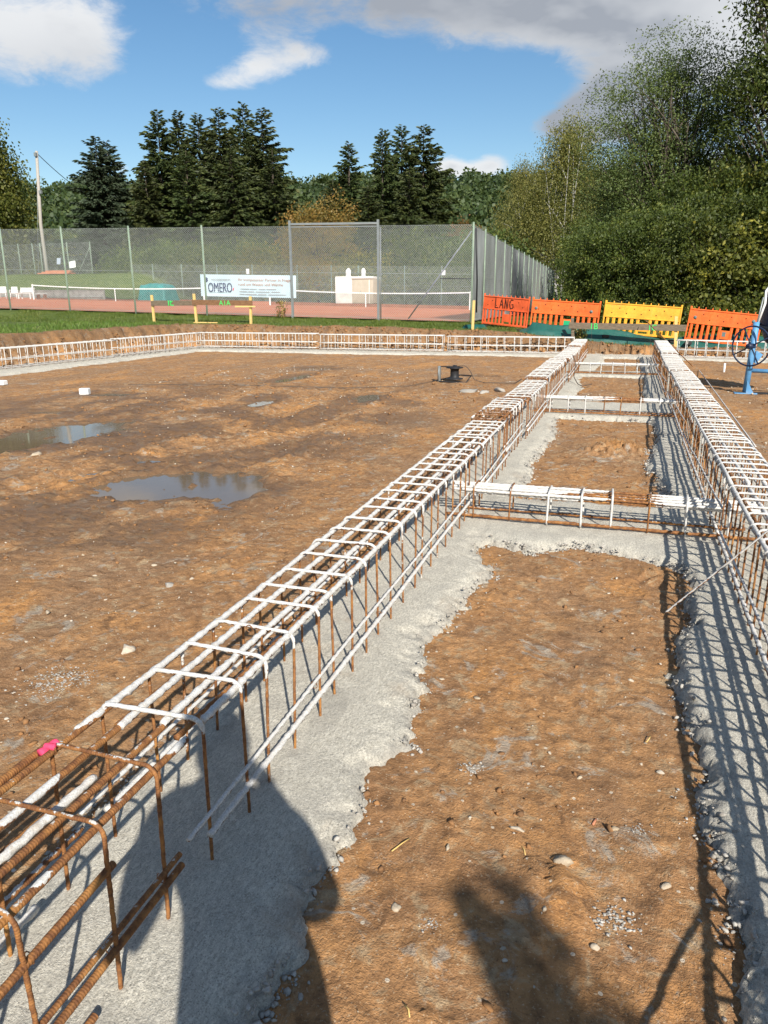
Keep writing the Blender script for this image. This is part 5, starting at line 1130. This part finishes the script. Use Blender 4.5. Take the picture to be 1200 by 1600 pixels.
# hedge of shrubs behind the courts
E_b = [(0, 0, 1.7, 2.2, 1.9, 1.9, 2), (1.2, .2, 2.4, 1.3, 1.2, 1.3, .7), (-1.1, 0, 2.1, 1.4, 1.3, 1.4, .7)]
b0_ = tree('hedge_shrub', 'dense green shrub in the hedge behind the back fence', 'shrub', loc_y(-40, 80), E_b, 300, 34, .17, .36, 'leaf_dark', 'bark', .07, 2.6, 'hedge shrubs behind the back fence', .2, 4, 40, .45, .65)
b1_ = tree('hedge_shrub', 'yellowing shrub in the hedge behind the back fence', 'shrub', loc_y(610, 68), E_b, 300, 34, .17, .36, 'leaf_yellow', 'bark', .07, 2.6, 'yellow shrubs behind the back fence', .2, 4, 40, .45, .65)
k = 0
for px_ in range(-14, 780, 27):
    D = 66.5+3*RNG.random()+ (2 if k % 2 else 0); s = RNG.uniform(1.05, 1.8); yl = px_ in (418, 445, 472, 526, 553, 580) or RNG.random() < .08
    if px_ < 200: D += 12; s *= 1.4
    put_copy(b1_ if yl else b0_, loc_y(px_, D), RNG.uniform(0, 6.28), s); k += 1
# bushes right behind the barriers
E_n = [(0, 0, 1.6, 1.9, 1.5, 1.9, 2), (.8, .1, 2.7, 1.2, 1.1, 1.4, .8), (-.8, 0, 2.3, 1.2, 1.1, 1.3, .8), (0, 0, .6, 2.0, 1.6, .8, .6)]
n0 = tree('roadside_bush', 'dense dark green bush right behind the bright orange barrier with green label', 'bush', loc_of(955, 28.5), E_n, 360, 90, .09, .17, 'leaf_bush', 'bark', .06, 3, 'bush behind the bright orange barrier', .2, 5, 120, .5, .55, tintbias=-.12)
n1 = tree('roadside_bush', 'dense bush with larger yellow green leaves behind the orange barrier and mixer', 'bush', loc_of(1165, 26.5), E_n, 260, 60, .14, .19, 'leaf_yellow', 'bark', .06, 3, 'yellow green bushes behind the barriers', .2, 5, 90, .5, .6, tintbias=-.1)
for i, (px_, D, s, z_, w) in enumerate(((1005, 27.5, .95, 1.0, 0), (1050, 28, 1.05, 1.15, 0), (1105, 27, 1.05, 1.1, 0), (1150, 29.5, 1.25, 1.4, 0), (1225, 27.5, 1.3, 1.3, 0), (945, 34, .95, .95, 0), (995, 32, 1.15, 1.25, 0), (1060, 31.5, 1.2, 1.4, 0), (1015, 37, 1.4, 1.6, 0), (1120, 34, 1.4, 1.7, 0), (955, 44, 1.3, 1.4, 0), (1205, 30, 1.2, 1.5, 1), (1130, 30.5, .9, 1.55, 1), (1290, 30, 1.8, 1.8, 0))):
    put_copy(n1 if w else n0, loc_of(px_, D), RNG.uniform(0, 6.28), s, ('dark green bush right behind the yellow barrier' if i < 2 else 'dark green bush between yellow barrier and the orange one with dark label' if i == 2 else 'dark green bush rising behind the front row of bushes at the barriers') if not w else None, 'front bushes behind the yellow barrier' if i < 2 and not w else 'second row of bushes behind the barriers' if not w else None, z_)
for px_, D, s in ((930, 70, 1.8), (945, 54, 1.6), (960, 64, 2.2)): put_copy(n0, loc_of(px_, D), RNG.uniform(0, 6.28), s, 'dense green bush beyond the end of the netting fence', 'bushes beyond the netting fence')
# conifer added unseen behind the photographer, shaped for the shadow its tip throws
d = np.array([-sund.x, -sund.y, -sund.z]); tip = atz(768, 1356, .02)-d*(5.5/math.hypot(d[0], d[1]))
n_ = 9000; hh = RNG.random(n_)**.55*2.6; pr = RNG.random(n_) < .12; lx = np.where(pr, -.15, 0.0); hh = np.where(pr, .10+.5*RNG.random(n_), hh)
rr_ = np.where(pr, .02+.16*hh, .015+.48*hh/(1+.25*hh))*np.sqrt(RNG.random(n_)); aa = RNG.uniform(0, 6.283, n_)
C_ = np.stack([lx*(1-.9*np.clip(hh/.6, 0, 1)*pr)+rr_*np.cos(aa), rr_*np.sin(aa), tip[2]-hh], 1); ax_ = unit(n_)*.5+np.array([[0, 0, 1.0]]); ax_ /= np.linalg.norm(ax_, axis=1)[:, None]
t = thing('shadow_conifer', 'slender conifer added unseen behind the photographer to cast the foreground shadow', 'tree', (tip[0], tip[1], 0)); obj('crown', leaves_mesh('crown', C_, .075, RNG.random(n_), .5, ax_), M['spruce'], t)
m = MB(); m.tube([(0, 0, -.2), (0, 0, tip[2]*.5), (0, 0, tip[2]-.05)], [.12, .07, .012], 7); m.tube([(0, 0, tip[2]-1.0), (-.10, 0, tip[2]-.4), (-.15, 0, tip[2]-.12)], [.03, .02, .008], 5); m.build('trunk', M['bark'], t)
# ---- far wooded hillside, one mass
def forest():
    n = 1900; ang = RNG.uniform(-.95, .35, n); R_ = 165+440*RNG.random(n)**.8; X = R_*np.sin(ang); Y = R_*np.cos(ang); Z = G(X, Y)
    ok = Y > 105; X, Y, Z, R_ = X[ok], Y[ok], Z[ok], R_[ok]; n = len(X); per = 118
    rad = RNG.uniform(4.0, 7.2, n); C = np.stack([X, Y, Z+rad*.9], 1)
    d = unit(n*per).reshape(n, per, 3); d[..., 2] = np.abs(d[..., 2])*1.25-.3; rr = RNG.uniform(.72, 1.08, (n, per, 1)); lump = 1+.22*np.sin(d[..., :1]*5+np.arange(n)[:, None, None])*np.cos(d[..., 1:2]*4+np.arange(n)[:, None, None]*2)
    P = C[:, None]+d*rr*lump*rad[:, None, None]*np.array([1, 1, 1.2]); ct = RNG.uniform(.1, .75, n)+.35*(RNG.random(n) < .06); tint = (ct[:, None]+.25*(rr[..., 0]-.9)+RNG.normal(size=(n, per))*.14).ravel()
    me = leaves_mesh('far_forest', P.reshape(-1, 3), np.repeat(rad*.28, per), tint, .8)
    o = obj('far_forest', me, M['forest']); tag(o, 'wooded hillside closing the view behind the spruces', 'forest', None, 'stuff')
forest()
# ---- grass blades on the strip between excavation and court
def blades(n, xr, yr, hmin, hmax, name, label):
    x = RNG.uniform(*xr, n); y = RNG.uniform(*yr, n); wob = .16*fbm(x*1.3, y*1.3, 51, 4)
    ed = np.minimum(x-XRIM, YRIM-y)+wob*.9; ok = (ed < .10) | (x > 9); ok &= ~((x < X1+.1) & (y > FY+.35)); ok &= RNG.random(n) < np.clip(.75+.7*fbm(x*.8, y*.8, 91, 3), .15, 1)
    x, y = x[ok], y[ok]; n = len(x); z = G(x, y)-.01; h = RNG.uniform(hmin, hmax, n)*np.clip(.9+.6*fbm(x*1.5, y*1.5, 92, 3), .4, 1.8); a = RNG.uniform(0, 6.283, n); w = RNG.uniform(.006, .014, n); ln = RNG.normal(size=(n, 2))*h[:, None]*.45
    B = np.stack([x, y, z], 1); s = np.stack([np.cos(a)*w, np.sin(a)*w, 0*a], 1); mid = B+np.concatenate([ln*.4, (h*.6)[:, None]], 1); tip_ = B+np.concatenate([ln, h[:, None]], 1)
    V = np.stack([B-s, B+s, mid+s*.7, mid-s*.7, tip_], 1).reshape(-1, 3); i = np.arange(n)*5
    F = np.concatenate([np.stack([i, i+1, i+2], 1), np.stack([i, i+2, i+3], 1), np.stack([i+3, i+2, i+4], 1)])
    tint = np.repeat(np.clip(.35+.3*fbm(x*.6, y*.6, 93, 3)+RNG.normal(size=n)*.22, 0, 1), 5)
    tag(obj(name, mesh_np(name, V, F, {'tint': tint}, False), M['grass']), label, 'grass', None, 'stuff')
blades(60000, (-24, 7.5), (22.55, 26.3), .04, .10, 'grass_strip', 'short green grass on the strip between excavation and court')
blades(9000, (-19, -14.2), (12, 22.7), .05, .14, 'grass_strip', 'short green grass on the bank left of the excavation')
def weed(px_, py_, Y, h, label):
    p = aty(px_, py_, Y); n = 260; t = thing('tall_weed', label, 'weed', (p[0], Y, float(G(p[0], Y)))); zz = RNG.random(n)*h; C = np.stack([RNG.normal(size=n)*.10, RNG.normal(size=n)*.1, zz], 1); obj('foliage', leaves_mesh('foliage', C, .09, RNG.random(n)*.8, .35), M['leaf_yellow'], t)
    m = MB()
    for k in range(5): m.tube([(RNG.normal()*.05, RNG.normal()*.05, 0), (RNG.normal()*.12, RNG.normal()*.1, h)], .006, 4)
    m.build('stem', M['leaf_yellow'] if False else M['batten'], t)
weed(440, 495, 25.6, .65, 'tall dry weed growing at the foot of the wire gate'); weed(905, 540, 23.0, .3, 'leafy weed at the foot of the plank marked 1B')

# ------------------------------------------------------------------ the photographer (only the shadow shows)
def skin_mesh(name, verts, edges, radii, sub=2):
    me = bpy.data.meshes.new(name); me.from_pydata(verts, edges, []); o = bpy.data.objects.new(name, me); COL.objects.link(o)
    md = o.modifiers.new('skin', 'SKIN'); md.use_smooth_shade = True
    for i, r in enumerate(radii): me.skin_vertices[0].data[i].radius = (r, r) if not isinstance(r, tuple) else r
    me.skin_vertices[0].data[0].use_root = True
    s = o.modifiers.new('sub', 'SUBSURF'); s.levels = sub; s.render_levels = sub
    bpy.context.view_layer.update(); ev = bpy.data.meshes.new_from_object(o.evaluated_get(bpy.context.evaluated_depsgraph_get())); ev.name = name
    COL.objects.unlink(o); bpy.data.objects.remove(o); bpy.data.meshes.remove(me); return ev
def photographer():
    t = thing('person', 'person in dark jacket holding up a phone with both hands, seen as a shadow', 'person', (.03, -.10, .0), 0)
    V = [(0, .06, .95), (0, .05, 1.12), (0, .01, 1.32), (0, -.02, 1.47), (0, -.03, 1.57), (0, -.03, 1.66), (0, -.025, 1.75), (0, -.03, 1.82)]; R = [(.17, .13), (.18, .135), (.19, .13), (.14, .10), .056, (.075, .085), (.085, .098), (.065, .07)]
    Eg = [(i, i+1) for i in range(7)]
    def chain(start, pts, rs):
        p = start
        for q, r in zip(pts, rs): V.append(q); R.append(r); Eg.append((p, len(V)-1)); p = len(V)-1
        return p
    for s in (-1, 1):
        chain(0, [(s*.10, .04, .88), (s*.12, .03, .5), (s*.13, -.02, .1), (s*.14, .06, .035), (s*.15, .16, .03)], [.11, .08, .055, .05, .04])
        el = (-.32, .0, 1.08) if s < 0 else (.26, .02, 1.22)
        w = chain(3, [(s*.21, -.01, 1.45), el, (s*.18, .04, 1.43), (s*.12, .055, 1.52)], [.085, .07, .05, .034])
        for k in range(4): chain(w, [(s*.10, .07, 1.53+.02*k), (s*.085, .078, 1.535+.022*k), (s*.06, .075, 1.54+.02*k)], [.011, .0095, .008])
        chain(w, [(s*.09, .05, 1.56), (s*.065, .055, 1.59)], [.012, .009])
    obj('body', skin_mesh('body', V, Eg, R, 2), M['jacket'], t)
    m = MB(); m.lathe([(.001, .135), (.06, .12), (.092, .07), (.1, .01), (.095, -.05), (.085, -.09)], 16, Matrix.Translation((0, -.035, 1.76))); m.build('hair', M['hair'], t)
    m = MB(); m.box((0, 0, 0), (.16, .009, .078), None, .003); tag(m.build('phone', M['black'], None, (.02, -.030, 1.595)), 'black smartphone held up in both hands by the person', 'phone')
photographer()
